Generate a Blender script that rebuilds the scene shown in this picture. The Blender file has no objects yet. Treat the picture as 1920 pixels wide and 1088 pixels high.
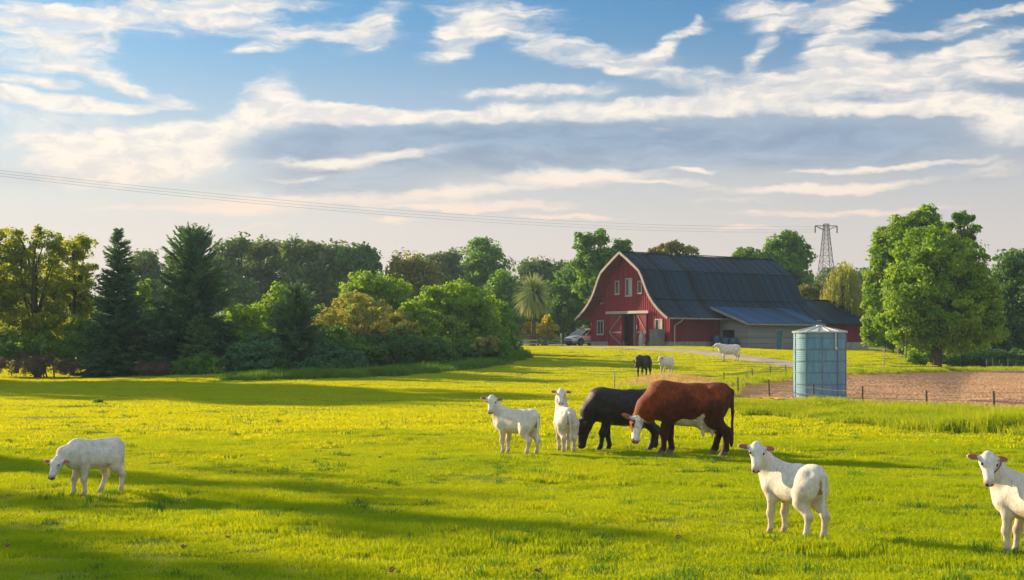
import bpy, bmesh, math, random
import numpy as np
from mathutils import Vector, Matrix, Quaternion

R = math.radians
sc = bpy.context.scene
COL = sc.collection

# ------------------------------------------------------------------ camera
F = 50.0 / 36.0 * 1920.0        # focal length in photo pixels
HY = 640.0                      # horizon row in the photo
CZ = 2.15                       # eye height
cam_d = bpy.data.cameras.new('camera')
cam_d.lens = 50.0
cam_d.sensor_width = 36.0
cam_d.shift_y = (HY - 544.0) / 1920.0
cam_d.clip_start = 0.1
cam_d.clip_end = 9000.0
cam = bpy.data.objects.new('camera', cam_d)
cam.location = (0, 0, CZ)
cam.rotation_euler = (R(90), 0, 0)
COL.objects.link(cam)
sc.camera = cam

# ------------------------------------------------------------------ sun, sky, exposure
SUN_EL = 18.0
SHX, SHY = 0.80, -0.60          # ground direction in which shadows fall
sun_d = bpy.data.lights.new('sun', 'SUN')
sun_d.energy = 5.0
sun_d.angle = R(1.0)
sun_d.color = (1.0, 0.75, 0.45)
sun = bpy.data.objects.new('sun', sun_d)
ldir = Vector((SHX * math.cos(R(SUN_EL)), SHY * math.cos(R(SUN_EL)), -math.sin(R(SUN_EL))))
sun.rotation_euler = ldir.to_track_quat('-Z', 'Y').to_euler()
sun.location = (-60, 60, 60)
COL.objects.link(sun)

sc.view_settings.view_transform = 'Standard'
sc.view_settings.look = 'None'
sc.view_settings.exposure = 0.95
sc.view_settings.gamma = 1.0
sc.render.engine = 'CYCLES'
sc.cycles.use_denoising = True
sc.cycles.max_bounces = 8
sc.cycles.transparent_max_bounces = 8
sc.cycles.volume_bounces = 0

world = bpy.data.worlds.new('World')
sc.world = world
world.use_nodes = True


class NT:
    """small helper round a node tree"""
    def __init__(s, tree):
        s.t = tree

    def n(s, typ, **kw):
        nd = s.t.nodes.new(typ)
        for k, v in kw.items():
            setattr(nd, k, v)
        return nd

    def put(s, sock, v):
        if v is None:
            return
        if hasattr(v, 'is_output') or isinstance(v, bpy.types.NodeSocket):
            s.t.links.new(v, sock)
        else:
            sock.default_value = v

    def math(s, op, a, b=None, c=None, clamp=False):
        nd = s.n('ShaderNodeMath', operation=op, use_clamp=clamp)
        s.put(nd.inputs[0], a); s.put(nd.inputs[1], b)
        if c is not None:
            s.put(nd.inputs[2], c)
        return nd.outputs[0]

    def vmath(s, op, a, b=None):
        nd = s.n('ShaderNodeVectorMath', operation=op)
        s.put(nd.inputs[0], a)
        if b is not None:
            s.put(nd.inputs[1], b)
        return nd.outputs['Value'] if op in ('LENGTH', 'DOT_PRODUCT') else nd.outputs[0]

    def mix(s, fac, a, b, blend='MIX'):
        nd = s.n('ShaderNodeMix', data_type='RGBA', blend_type=blend)
        s.put(nd.inputs[0], fac)
        for sock, v in ((nd.inputs[6], a), (nd.inputs[7], b)):
            if isinstance(v, (tuple, list)) and len(v) == 3:
                v = (*v, 1)
            s.put(sock, v)
        return nd.outputs[2]

    def rng(s, v, a, b, c=0.0, d=1.0, smooth=True):
        nd = s.n('ShaderNodeMapRange', interpolation_type='SMOOTHSTEP' if smooth else 'LINEAR')
        s.put(nd.inputs[0], v)
        for i, x in zip((1, 2, 3, 4), (a, b, c, d)):
            nd.inputs[i].default_value = x
        return nd.outputs[0]

    def noise(s, vec, scale, detail=4, rough=.55, dist=0.0):
        nd = s.n('ShaderNodeTexNoise')
        s.put(nd.inputs['Vector'], vec)
        nd.inputs['Scale'].default_value = scale
        nd.inputs['Detail'].default_value = detail
        nd.inputs['Roughness'].default_value = rough
        nd.inputs['Distortion'].default_value = dist
        return nd

    def mapping(s, vec, loc=(0, 0, 0), rot=(0, 0, 0), scale=(1, 1, 1), typ='POINT'):
        nd = s.n('ShaderNodeMapping', vector_type=typ)
        s.put(nd.inputs[0], vec)
        nd.inputs[1].default_value = loc
        nd.inputs[2].default_value = rot
        nd.inputs[3].default_value = scale
        return nd.outputs[0]


def build_sky():
    w = NT(world.node_tree)
    w.t.nodes.clear()
    out = w.n('ShaderNodeOutputWorld')
    bg = w.n('ShaderNodeBackground')
    w.t.links.new(bg.outputs[0], out.inputs[0])
    bg.inputs[1].default_value = 0.070
    sky = w.n('ShaderNodeTexSky')
    sky.sky_type = 'NISHITA'
    sky.sun_disc = False
    sky.sun_elevation = R(SUN_EL)
    sky.sun_rotation = math.atan2(-SHX, -SHY)
    sky.air_density = 1.0
    sky.dust_density = 1.2
    sky.ozone_density = 2.0
    tc = w.n('ShaderNodeTexCoord').outputs['Generated']
    sep = w.n('ShaderNodeSeparateXYZ')
    w.t.links.new(tc, sep.inputs[0])
    x, y, z = sep.outputs
    az = w.math('ARCTAN2', x, y)
    hyp = w.math('SQRT', w.math('ADD', w.math('MULTIPLY', x, x), w.math('MULTIPLY', y, y)))
    el = w.math('ARCTAN2', z, hyp)
    cmb = w.n('ShaderNodeCombineXYZ')
    K = F / 1000.0
    w.put(cmb.inputs[0], w.math('MULTIPLY', az, K))
    w.put(cmb.inputs[1], w.math('MULTIPLY', el, K))
    V = cmb.outputs[0]                               # direction on the sky: azimuth, elevation
    E = cmb.inputs[1].links[0].from_socket

    # gentle warp of the directions so that the cloud outlines curl
    wn = w.noise(w.mapping(V, scale=(3.0, 7.0, 1)), 1.0, 3, .5)
    wv = w.vmath('MULTIPLY', w.vmath('SUBTRACT', wn.outputs['Color'], (.5, .5, .5)), (.13, .06, 0))
    wn2 = w.noise(w.mapping(V, loc=(3, 1, 0), scale=(14.0, 30.0, 1)), 1.0, 3, .6)
    wv2 = w.vmath('MULTIPLY', w.vmath('SUBTRACT', wn2.outputs['Color'], (.5, .5, .5)), (.06, .03, 0))
    P = w.vmath('ADD', w.vmath('ADD', V, wv), wv2)

    def blobs(vec, lst):
        acc = None
        vec0 = vec
        for i, b in enumerate(lst):
            if i and i % 6 == 0:
                # evaluate the clouds a few at a time
                vm = w.n('ShaderNodeVectorMath', operation='MULTIPLY_ADD')
                w.put(vm.inputs[0], acc); vm.inputs[1].default_value = (1e-7, 1e-7, 0); w.put(vm.inputs[2], vec0)
                vec = vm.outputs[0]
            cx, cy, rx, ry = b[:4]
            ang = b[4] if len(b) > 4 else 0
            wt = b[5] if len(b) > 5 else 1.0
            dx, dz = (cx - 960.0) / F, (HY - cy) / F
            a = math.atan(dx)
            e = math.atan2(dz, math.hypot(dx, 1))
            m = w.mapping(vec, loc=(a * K, e * K, 0), rot=(0, 0, R(ang)), scale=(rx * 1.45 / 1000, ry * 1.45 / 1000, 1), typ='TEXTURE')
            v = w.rng(w.vmath('LENGTH', m), 0.0, 1.0, wt, 0.0)
            acc = v if acc is None else w.math('ADD', acc, v)
        return acc

    lit = [(70, 75, 156.8, 52.2, 0, 0.77), (50, 25, 168.0, 37.7, 0, 0.77), (330, 18, 168.0, 40.6, 4, 0.77), (470, 6, 168.0, 20.3, 3, 0.77), (490, 48, 123.2, 20.3, -4, 0.77), (660, 58, 123.2, 29.0, -3, 0.77), (715, 30, 50.4, 43.5, 40, 0.77), (500, 86, 61.6, 13.05, 8, 0.77), (240, 150, 145.6, 18.85, -14, 0.86), (45, 151, 100.8, 11.6, 0, 0.86), (170, 188, 170, 12.65, 0, 1.0), (20, 176, 40, 11.5, 0, 1.0), (930, 28, 145.6, 34.8, -8, 0.77), (870, 85, 89.6, 29.0, 20, 0.77), (1050, 100, 212.8, 29.0, -14, 0.62), (1230, 130, 190.4, 29.0, -8, 0.59), (1250, 85, 112.0, 17.4, 26, 0.77), (1310, 38, 15.68, 13.05, 0, 0.77), (1440, 14, 89.6, 40.6, -20, 0.77), (1580, 14, 145.6, 26.1, 10, 0.77), (1590, 70, 67.2, 58.0, 40, 0.77), (1570, 105, 67.2, 34.8, 10, 0.77), (1433, 96, 22.4, 43.5, -40, 0.77), (1500, 152, 190.4, 42.92, 4, 0.73), (1330, 192, 220, 22.13, 3, 0.85), (1050, 206, 280, 23.46, 0, 0.92), (1000, 170, 190, 11.73, 0, 0.92), (800, 210, 170, 19.55, 0, 0.92), (650, 212, 130, 23.46, 0, 0.92), (505, 180, 60, 43.7, 30, 1.0), (560, 212, 100, 25.41, 0, 0.92), (360, 248, 250, 32.2, 7, 1.0), (200, 262, 190, 23.0, 0, 1.0), (200, 310, 190, 46, 0, 1.15), (330, 300, 130, 29.9, 10, 1.0), (1720, 120, 190.4, 34.8, 10, 0.77), (1790, 85, 145.6, 14.5, 12, 0.77), (1720, 56, 123.2, 11.6, 6, 0.77), (1860, 15, 123.2, 8.7, 4, 0.77), (1790, 195, 130, 27.23, -8, 0.85), (1890, 240, 90, 48.3, 0, 1.0), (1640, 208, 170, 13.62, -4, 0.85), (1890, 130, 78.4, 26.1, 0, 0.77), (860, 75, 44.8, 37.7, 0, 0.77), (1240, 239, 30, 5.75, 0, 1.0), (60, 120, 160, 40, 0, 0.27), (1830, 60, 160, 60, 10, 0.18), (250, 60, 200, 40, 0, 0.14), (620, 110, 200, 40, 0, 0.07), (1150, 60, 180, 40, 0, 0.09), (1750, 160, 200, 37.0, 8, 0.38), (100, 215, 180, 40, 0, 0.5)]
    low = [(1480, 395, 200, 10, 0, .6), (250, 400, 160, 10, 2, .6), (960, 385, 160, 10, 0, .8), (1700, 395, 160, 8, 0, .6), (560, 330, 120, 8, 3, .5), (670, 298, 190, 16, 4, .95), (1090, 332, 190, 22, 2, 1.0), (1060, 405, 120, 6, 0, .9), (810, 389, 110, 6, 0, .9),
           (440, 384, 140, 32, 0, .85), (1650, 309, 190, 8, 0, 1.0), (1550, 346, 260, 11, 0, 1.0), (1390, 431, 90, 8, 0, .8),
           (720, 412, 70, 7, 0, .9), (720, 372, 190, 20, 2, .8), (1330, 372, 160, 14, 0, .4), (1250, 340, 90, 6, 0, .8), (1310, 318, 50, 5, 0, .9), (1870, 320, 80, 20, 0, .5), (480, 432, 80, 7, 4, .6), (900, 360, 120, 10, 2, .6)]
    grey = [(640, 290, 220, 54, 0, .85), (900, 272, 380, 52, 0, 1.0), (1250, 268, 420, 52, 0, 1.0), (1580, 268, 240, 44, 0, .7), (620, 350, 260, 32, 0, .6),
            (1000, 320, 300, 30, 0, .5), (1820, 310, 220, 50, 0, .5), (60, 330, 120, 34, 0, .4), (1150, 370, 700, 40, 0, .2), (1500, 180, 70, 40, 0, .25)]
    A = blobs(P, lit)
    A2 = blobs(P, low)
    B = blobs(P, grey)
    # wisps: streaky noise, level low down and combed up to the right higher up
    f1 = w.noise(w.mapping(P, scale=(6.0, 26.0, 1)), 1.0, 8, .64, .3).outputs[0]
    f2 = w.noise(w.mapping(P, loc=(1.3, .2, 0), rot=(0, 0, R(-24)), scale=(8.0, 30.0, 1)), 1.0, 9, .64, .9).outputs[0]
    hi = w.rng(E, .36, .56)
    f = w.math('ADD', w.math('MULTIPLY', f1, w.math('SUBTRACT', 1.0, hi)), w.math('MULTIPLY', f2, hi))
    f3 = w.noise(w.mapping(P, loc=(.3, 2.2, 0), scale=(17.0, 34.0, 1)), 1.0, 5, .58, .2).outputs[0]
    # fine combed fibres
    f4 = w.noise(w.mapping(P, loc=(2.3, .7, 0), rot=(0, 0, R(-30)), scale=(7.0, 48.0, 1)), 1.0, 3, .5, .8).outputs[0]
    fb = w.math('ADD', w.math('MULTIPLY', w.math('SUBTRACT', f, .5), 1.35), w.math('MULTIPLY', w.math('SUBTRACT', f3, .5), .6))
    fh = w.math('ADD', fb, w.math('MULTIPLY', w.math('MULTIPLY', w.math('SUBTRACT', f4, .5), 1.1), hi))
    da = w.math('ADD', w.math('MULTIPLY', A, 1.15), fh)
    aA = w.math('MULTIPLY', w.rng(da, .06, 1.12), w.rng(A, .02, .55))
    aA = w.math('MULTIPLY', aA, w.math('SUBTRACT', 1.0, w.math('MULTIPLY', hi, w.rng(f4, .62, .36, 0.0, .45))))
    aA2 = w.math('MULTIPLY', w.rng(w.math('ADD', A2, fb), .10, 1.0), w.rng(A2, .0, .5))
    aB = w.rng(w.math('ADD', B, w.math('MULTIPLY', fb, .22)), .02, 1.0)

    # colours of the air: the physical sky, with the pale haze bank that lies along the horizon
    skc = w.mix(1.0, sky.outputs[0], SKY_TINT, 'MULTIPLY')
    hz = w.rng(E, .12, .64, 1.0, 0.0)
    hzl = w.rng(cmb.inputs[0].links[0].from_socket, -1.0, 1.0, 0.0, 1.0)
    haze_c = w.mix(hzl, (6.6, 5.7, 5.05), (5.4, 4.8, 4.5))
    c0 = w.mix(w.math('MULTIPLY', hz, .97), skc, haze_c)
    lcol = w.mix(w.rng(E, .16, .40), (7.4, 5.55, 4.35), (8.3, 7.35, 6.3))
    shade = w.mix(.45, lcol, (3.9, 4.2, 4.9))
    lcol2 = w.mix(w.rng(f3, .36, .62), shade, lcol)
    c1 = w.mix(w.math('MULTIPLY', aA, .90), c0, lcol2)
    gcol = w.mix(w.rng(E, .22, .40), (3.9, 4.0, 4.3), (2.15, 2.9, 4.0))
    gv = w.mix(w.rng(f1, .34, .66), (.86, .88, .91), (1.20, 1.17, 1.13))
    gcol = w.mix(1.0, gcol, gv, 'MULTIPLY')
    c2 = w.mix(w.math('MULTIPLY', aB, .90), c1, gcol)
    c3 = w.mix(w.math('MULTIPLY', aA2, .85), c2, lcol)
    # overhead and behind: bright broken cloud added as fill to lift the shaded areas
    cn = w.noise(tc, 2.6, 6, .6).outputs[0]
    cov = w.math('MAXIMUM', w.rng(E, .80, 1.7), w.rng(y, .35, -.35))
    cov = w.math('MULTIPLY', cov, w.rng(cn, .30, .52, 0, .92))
    c4 = w.mix(cov, c3, FILL_CLOUD)
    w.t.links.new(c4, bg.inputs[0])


FILL_CLOUD = (4.3, 4.8, 5.5)
SKY_TINT = (.34, .64, .86)
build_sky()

# ------------------------------------------------------------------ small helpers
rng = np.random.default_rng(7)


def ss(t):
    t = np.clip(t, 0, 1)
    return t * t * (3 - 2 * t)


def ground_h(x, y):
    """height of the ground: a flat field that swells into the low mound the barn stands on"""
    x = np.asarray(x, float); y = np.asarray(y, float)
    u = x / np.maximum(y, 5)
    m = 1.68 * ss((y - 56) / 66.0)
    m = m * (1 - ss((u - .245) / .08)) * ss((x + 26) / 16.0) * (1 - .20 * ss((x - 15) / 9.0))
    # the bank at the edge of the ploughed ground
    pl = ss((x - 9.0 - (y - 70) * .10) / 4.0) * (1 - ss((y - 72 - (x - 12) * .9) / 10.0)) * ss((y - 40) / 8)
    m = m * (1 - .75 * pl)
    near = 1 - ss((y - 45) / 40.0)
    b = (np.sin(x * 1.3 + y * .7) * np.sin(y * 1.9 - x * .4) * .022 + np.sin(x * .45 + 1.7) * np.sin(y * .8 + .6) * .045
         + np.sin(x * 2.9 + 2 * np.sin(y)) * np.sin(y * 3.7 + .9) * .012
         + .030 * np.maximum(0, np.sin(y * 2.6 + 1.3 * np.sin(x * .7) + .5 * np.sin(x * 1.9))) * np.maximum(0, np.sin(x * .8 + y * .35)))
    return m + b * near


def gh(x, y):
    return float(ground_h(x, y))


def at(px, d, py=None):
    """point at distance d seen at photo column px (and row py; on the ground when py is None)"""
    x = (px - 960.0) / F * d
    if py is None:
        return Vector((x, d, gh(x, d)))
    return Vector((x, d, CZ - (py - HY) / F * d))


_GD = np.concatenate([np.arange(6, 60, .04), np.arange(60, 400, .1)])


def gpt(px, py):
    """first point of the ground seen at photo pixel (px, py)"""
    x = (px - 960.0) / F * _GD
    z = ground_h(x, _GD)
    hit = np.nonzero(CZ - (py - HY) / F * _GD <= z)[0]
    i = hit[0] if len(hit) else len(_GD) - 1
    return Vector((x[i], _GD[i], z[i]))


def tag(o, label=None, cat=None, group=None, kind=None):
    if label: o['label'] = label
    if cat: o['category'] = cat
    if group: o['group'] = group
    if kind: o['kind'] = kind
    return o


def empty(name, loc=(0, 0, 0), rz=0):
    o = bpy.data.objects.new(name, None)
    o.empty_display_size = .2
    o.location = loc
    o.rotation_euler = (0, 0, rz)
    COL.objects.link(o)
    return o


def copy_tree(o, parent=None):
    c = o.copy()
    COL.objects.link(c)
    c.parent = parent
    for ch in list(o.children):
        copy_tree(ch, c)
    return c


class MB:
    """collects faces; build() links them as one mesh object"""
    def __init__(s):
        s.v = []; s.f = []; s.m = []; s.cur = 0

    def poly(s, pts):
        i = len(s.v)
        s.v += [tuple(p) for p in pts]
        s.f.append(tuple(range(i, i + len(pts)))); s.m.append(s.cur)

    def box(s, lo, hi, M=None):
        x0, y0, z0 = lo; x1, y1, z1 = hi
        P = [Vector(p) for p in ((x0, y0, z0), (x1, y0, z0), (x1, y1, z0), (x0, y1, z0), (x0, y0, z1), (x1, y0, z1), (x1, y1, z1), (x0, y1, z1))]
        if M is not None:
            P = [M @ p for p in P]
        i = len(s.v)
        s.v += [tuple(p) for p in P]
        for q in ((0, 3, 2, 1), (4, 5, 6, 7), (0, 1, 5, 4), (1, 2, 6, 5), (2, 3, 7, 6), (3, 0, 4, 7)):
            s.f.append(tuple(i + k for k in q)); s.m.append(s.cur)

    def bar(s, a, b, w, t, up=(0, 0, 1)):
        """a square bar from a to b: w wide, t thick"""
        a, b = Vector(a), Vector(b)
        d = (b - a).normalized()
        u = Vector(up)
        if abs(d.dot(u)) > .98:
            u = Vector((1, 0, 0))
        sd = d.cross(u).normalized(); u2 = sd.cross(d)
        i = len(s.v)
        for p in (a, b):
            for sx, sy in ((-1, -1), (1, -1), (1, 1), (-1, 1)):
                s.v.append(tuple(p + sd * sx * w / 2 + u2 * sy * t / 2))
        for q in ((3, 2, 1, 0), (4, 5, 6, 7), (0, 1, 5, 4), (1, 2, 6, 5), (2, 3, 7, 6), (3, 0, 4, 7)):
            s.f.append(tuple(i + k for k in q)); s.m.append(s.cur)

    def tube(s, pts, rad, n=8, cap=True):
        pts = [Vector(p) for p in pts]
        if not hasattr(rad, '__len__'):
            rad = [rad] * len(pts)
        i0 = len(s.v)
        ref = Vector((.31, .2, .93)).normalized()
        for k, p in enumerate(pts):
            d = (pts[min(k + 1, len(pts) - 1)] - pts[max(k - 1, 0)]).normalized()
            a = d.cross(ref)
            if a.length < .05:
                a = d.cross(Vector((1, 0, 0)))
            a.normalize(); b = d.cross(a)
            for j in range(n):
                t = 2 * math.pi * j / n
                s.v.append(tuple(p + (a * math.cos(t) + b * math.sin(t)) * rad[k]))
        for k in range(len(pts) - 1):
            for j in range(n):
                q = (i0 + k * n + j, i0 + k * n + (j + 1) % n, i0 + (k + 1) * n + (j + 1) % n, i0 + (k + 1) * n + j)
                s.f.append(q); s.m.append(s.cur)
        if cap:
            s.f.append(tuple(i0 + j for j in reversed(range(n)))); s.m.append(s.cur)
            s.f.append(tuple(i0 + (len(pts) - 1) * n + j for j in range(n))); s.m.append(s.cur)

    def lathe(s, prof, n=24, c=(0, 0, 0)):
        i0 = len(s.v)
        for r, z in prof:
            for j in range(n):
                t = 2 * math.pi * j / n
                s.v.append((c[0] + r * math.cos(t), c[1] + r * math.sin(t), c[2] + z))
        for k in range(len(prof) - 1):
            for j in range(n):
                s.f.append((i0 + k * n + j, i0 + k * n + (j + 1) % n, i0 + (k + 1) * n + (j + 1) % n, i0 + (k + 1) * n + j)); s.m.append(s.cur)

    def build(s, name, mats, parent=None, smooth=False, bevel=0, M=None):
        me = bpy.data.meshes.new(name)
        v = s.v if M is None else [tuple(M @ Vector(p)) for p in s.v]
        me.from_pydata(v, [], s.f)
        for m in (mats if isinstance(mats, (list, tuple)) else [mats]):
            me.materials.append(m)
        me.polygons.foreach_set('material_index', s.m)
        me.polygons.foreach_set('use_smooth', [smooth] * len(s.f))
        me.update()
        o = bpy.data.objects.new(name, me)
        COL.objects.link(o)
        if parent is not None:
            o.parent = parent
        if bevel:
            bv = o.modifiers.new('bevel', 'BEVEL'); bv.width = bevel; bv.segments = 2; bv.limit_method = 'ANGLE'
        return o


def np_mesh(name, verts, faces, mats, parent=None, smooth=False, attrs=None):
    """verts (n,3), faces (m,k) with constant k"""
    me = bpy.data.meshes.new(name)
    nv, (nf, k) = len(verts), faces.shape
    me.vertices.add(nv)
    me.vertices.foreach_set('co', np.ascontiguousarray(verts, np.float32).ravel())
    me.loops.add(nf * k)
    me.loops.foreach_set('vertex_index', np.ascontiguousarray(faces, np.int32).ravel())
    me.polygons.add(nf)
    me.polygons.foreach_set('loop_start', np.arange(0, nf * k, k, dtype=np.int32))
    me.polygons.foreach_set('use_smooth', np.full(nf, smooth))
    for m in (mats if isinstance(mats, (list, tuple)) else [mats]):
        me.materials.append(m)
    for an, (typ, arr) in (attrs or {}).items():
        a = me.attributes.new(an, typ, 'POINT')
        a.data.foreach_set('color' if 'COLOR' in typ else 'value', np.ascontiguousarray(arr, np.float32).ravel())
    me.update(calc_edges=True)
    me.validate()
    o = bpy.data.objects.new(name, me)
    COL.objects.link(o)
    if parent is not None:
        o.parent = parent
    return o


# ------------------------------------------------------------------ materials
def new_mat(name):
    m = bpy.data.materials.new(name)
    m.use_nodes = True
    t = NT(m.node_tree)
    bs = m.node_tree.nodes['Principled BSDF']
    return m, t, bs


def pmat(name, col, rough=.6, metal=0.0, var=.2, scale=3.0, stretch=(1, 1, 1), bump=0.0, bscale=30.0, spec=.5, coat=0.0):
    m, t, b = new_mat(name)
    tc = t.n('ShaderNodeTexCoord').outputs['Object']
    vec = t.mapping(tc, scale=stretch)
    n1 = t.noise(vec, scale, 6, .6)
    dark = tuple(c * (1 - var) for c in col); lite = tuple(min(1, c * (1 + var)) for c in col)
    c = t.mix(t.rng(n1.outputs[0], .3, .7), dark, lite)
    t.put(b.inputs['Base Color'], c)
    t.put(b.inputs['Roughness'], t.rng(n1.outputs[0], .2, .8, max(0.02, rough - .08), min(1, rough + .08)))
    b.inputs['Metallic'].default_value = metal
    b.inputs['Specular IOR Level'].default_value = spec
    b.inputs['Coat Weight'].default_value = coat
    if bump:
        nb = t.noise(vec, bscale, 4, .6)
        bp = t.n('ShaderNodeBump')
        bp.inputs['Strength'].default_value = bump
        bp.inputs['Distance'].default_value = .02
        t.put(bp.inputs['Height'], nb.outputs[0])
        t.put(b.inputs['Normal'], bp.outputs[0])
    return m


def leaf_mat(name, c1, c2, trans=.5, rough=.55, tcol=None):
    """leaves: diffuse and light let through, tinted leaf by leaf"""
    m, t, b = new_mat(name)
    a = t.n('ShaderNodeAttribute', attribute_name='tint').outputs['Fac']
    c = t.mix(a, c1, c2)
    t.put(b.inputs['Base Color'], c)
    b.inputs['Roughness'].default_value = rough
    b.inputs['Specular IOR Level'].default_value = .25
    tr = t.n('ShaderNodeBsdfTranslucent')
    t.put(tr.inputs[0], t.mix(1.0, c, tcol or (1.22, 1.25, .38), 'MULTIPLY'))
    mx = t.n('ShaderNodeMixShader')
    mx.inputs[0].default_value = trans
    out = m.node_tree.nodes['Material Output']
    m.node_tree.links.new(b.outputs[0], mx.inputs[1])
    m.node_tree.links.new(tr.outputs[0], mx.inputs[2])
    m.node_tree.links.new(mx.outputs[0], out.inputs[0])
    return m


def grass_mat(name, c1, c2, trans=.5, tcol=(1.5, 1.15, .3), scale=.35):
    """blades: colour drifts over the field, a little per patch"""
    m, t, b = new_mat(name)
    geo = t.n('ShaderNodeNewGeometry').outputs['Position']
    n1 = t.noise(t.mapping(geo, scale=(1, 1, .1)), scale, 5, .65).outputs[0]
    a = t.n('ShaderNodeAttribute', attribute_name='tint').outputs['Fac']
    f = t.math('ADD', t.math('MULTIPLY', t.rng(n1, .3, .7), .6), t.math('MULTIPLY', a, .4))
    c = t.mix(f, c1, c2)
    t.put(b.inputs['Base Color'], c)
    b.inputs['Roughness'].default_value = .6
    b.inputs['Specular IOR Level'].default_value = .06
    tr = t.n('ShaderNodeBsdfTranslucent')
    t.put(tr.inputs[0], t.mix(1.0, c, tcol, 'MULTIPLY'))
    mx = t.n('ShaderNodeMixShader')
    mx.inputs[0].default_value = trans
    out = m.node_tree.nodes['Material Output']
    m.node_tree.links.new(b.outputs[0], mx.inputs[1])
    m.node_tree.links.new(tr.outputs[0], mx.inputs[2])
    m.node_tree.links.new(mx.outputs[0], out.inputs[0])
    return m


def ground_mat():
    m, t, b = new_mat('field_turf')
    geo = t.n('ShaderNodeNewGeometry').outputs['Position']
    n1 = t.noise(geo, .3, 6, .65).outputs[0]
    n2 = t.noise(geo, 9.0, 5, .7).outputs[0]
    c = t.mix(t.rng(n1, .3, .7), (.20, .26, .010), (.28, .32, .010))
    c = t.mix(t.rng(n2, .45, .75), c, (.13, .17, .015))
    t.put(b.inputs['Base Color'], c)
    b.inputs['Roughness'].default_value = .9
    b.inputs['Specular IOR Level'].default_value = .1
    bp = t.n('ShaderNodeBump')
    bp.inputs['Strength'].default_value = .8
    bp.inputs['Distance'].default_value = .08
    t.put(bp.inputs['Height'], n2)
    t.put(b.inputs['Normal'], bp.outputs[0])
    return m


M_turf = ground_mat()
M_grass = grass_mat('grass_blades', (.215, .42, .011), (.375, .55, .010), .5, (1.7, 1.08, .2))
M_pasture = grass_mat('pasture_blades', (.33, .51, .009), (.42, .585, .008), .55, (1.7, 1.08, .2))
M_tall = grass_mat('tall_grass_blades', (.22, .38, .02), (.46, .54, .03), .5, (1.4, 1.15, .35), .8)
M_straw = grass_mat('dry_grass_blades', (.50, .40, .17), (.72, .60, .32), .4, (1.2, 1.0, .6), 1.2)
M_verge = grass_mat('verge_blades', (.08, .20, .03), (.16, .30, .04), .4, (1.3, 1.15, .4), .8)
M_soil = pmat('ploughed_soil', (.52, .30, .155), .95, var=.26, scale=.9, stretch=(.22, 2.2, 1), bump=1.0, bscale=6, spec=.1)
M_gravel = pmat('drive_gravel', (.42, .36, .29), .95, var=.2, scale=.8, bump=.5, bscale=25, spec=.1)
M_bark = pmat('bark', (.10, .075, .055), .9, var=.4, scale=3, stretch=(4, 4, .7), bump=.8, bscale=9, spec=.15)
M_twig = pmat('grey_twigs', (.17, .135, .10), .9, var=.3, spec=.1)

# ================================================================== SETTING: ground, ploughed field, drive
def build_ground():
    def axis(lo, hi, step, far, g=1.25):
        a = list(np.arange(lo, hi + 1e-6, step))
        s = step
        while a[-1] < far:
            s *= g; a.append(a[-1] + s)
        return a
    ys = list(np.arange(-14, 45, .45)) + axis(45, 150, 1.0, 3500)
    xp = axis(0, 70, .8, 3000)
    xs = [-v for v in reversed(xp[1:])] + xp
    X, Y = np.meshgrid(xs, ys)
    Z = ground_h(X, Y)
    nx, ny = len(xs), len(ys)
    V = np.stack([X, Y, Z], -1).reshape(-1, 3)
    i, j = np.meshgrid(np.arange(nx - 1), np.arange(ny - 1))
    a = (j * nx + i).ravel()
    Fc = np.stack([a, a + 1, a + 1 + nx, a + nx], 1)
    o = np_mesh('field', V, Fc, M_turf, smooth=True)
    tag(o, kind='structure')


build_ground()


def interp(poly, t):
    xs = [p[0] for p in poly]; ys = [p[1] for p in poly]
    return np.interp(t, xs, ys)


# the ploughed field: its edges as they run over the ground (far edge, near edge), given at photo columns
PL_TOP = [(1372, 733), (1420, 724), (1480, 714), (1545, 708), (1590, 704), (1740, 698), (1930, 696), (2150, 696)]
PL_BOT = [(1372, 747), (1420, 749), (1480, 752), (1545, 756), (1590, 758), (1740, 770), (1930, 780), (2150, 796)]
pl_cols = np.linspace(1372, 2150, 220)
_pt = [gpt(c, interp(PL_TOP, c)) for c in pl_cols]
_pb = [gpt(c, interp(PL_BOT, c)) for c in pl_cols]


def _smooth(P):
    A = np.array([[p.x, p.y] for p in P])
    k = np.ones(15) / 15
    for c in (0, 1):
        q = np.pad(A[:, c], 7, mode='reflect', reflect_type='odd')
        A[:, c] = np.convolve(q, k, 'valid')
    return [Vector((x, y, gh(x, y))) for x, y in A]


_pt = _smooth(_pt); _pb = _smooth(_pb)
PLOUGH = [(p.x, p.y) for p in _pb] + [(p.x, p.y) for p in reversed(_pt)]


def in_poly(x, y, poly):
    x = np.asarray(x); y = np.asarray(y)
    ins = np.zeros(x.shape, bool)
    n = len(poly)
    for i in range(n):
        x0, y0 = poly[i]; x1, y1 = poly[(i + 1) % n]
        c = ((y0 > y) != (y1 > y)) & (x < (x1 - x0) * (y - y0) / (y1 - y0 + 1e-12) + x0)
        ins ^= c
    return ins


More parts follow.
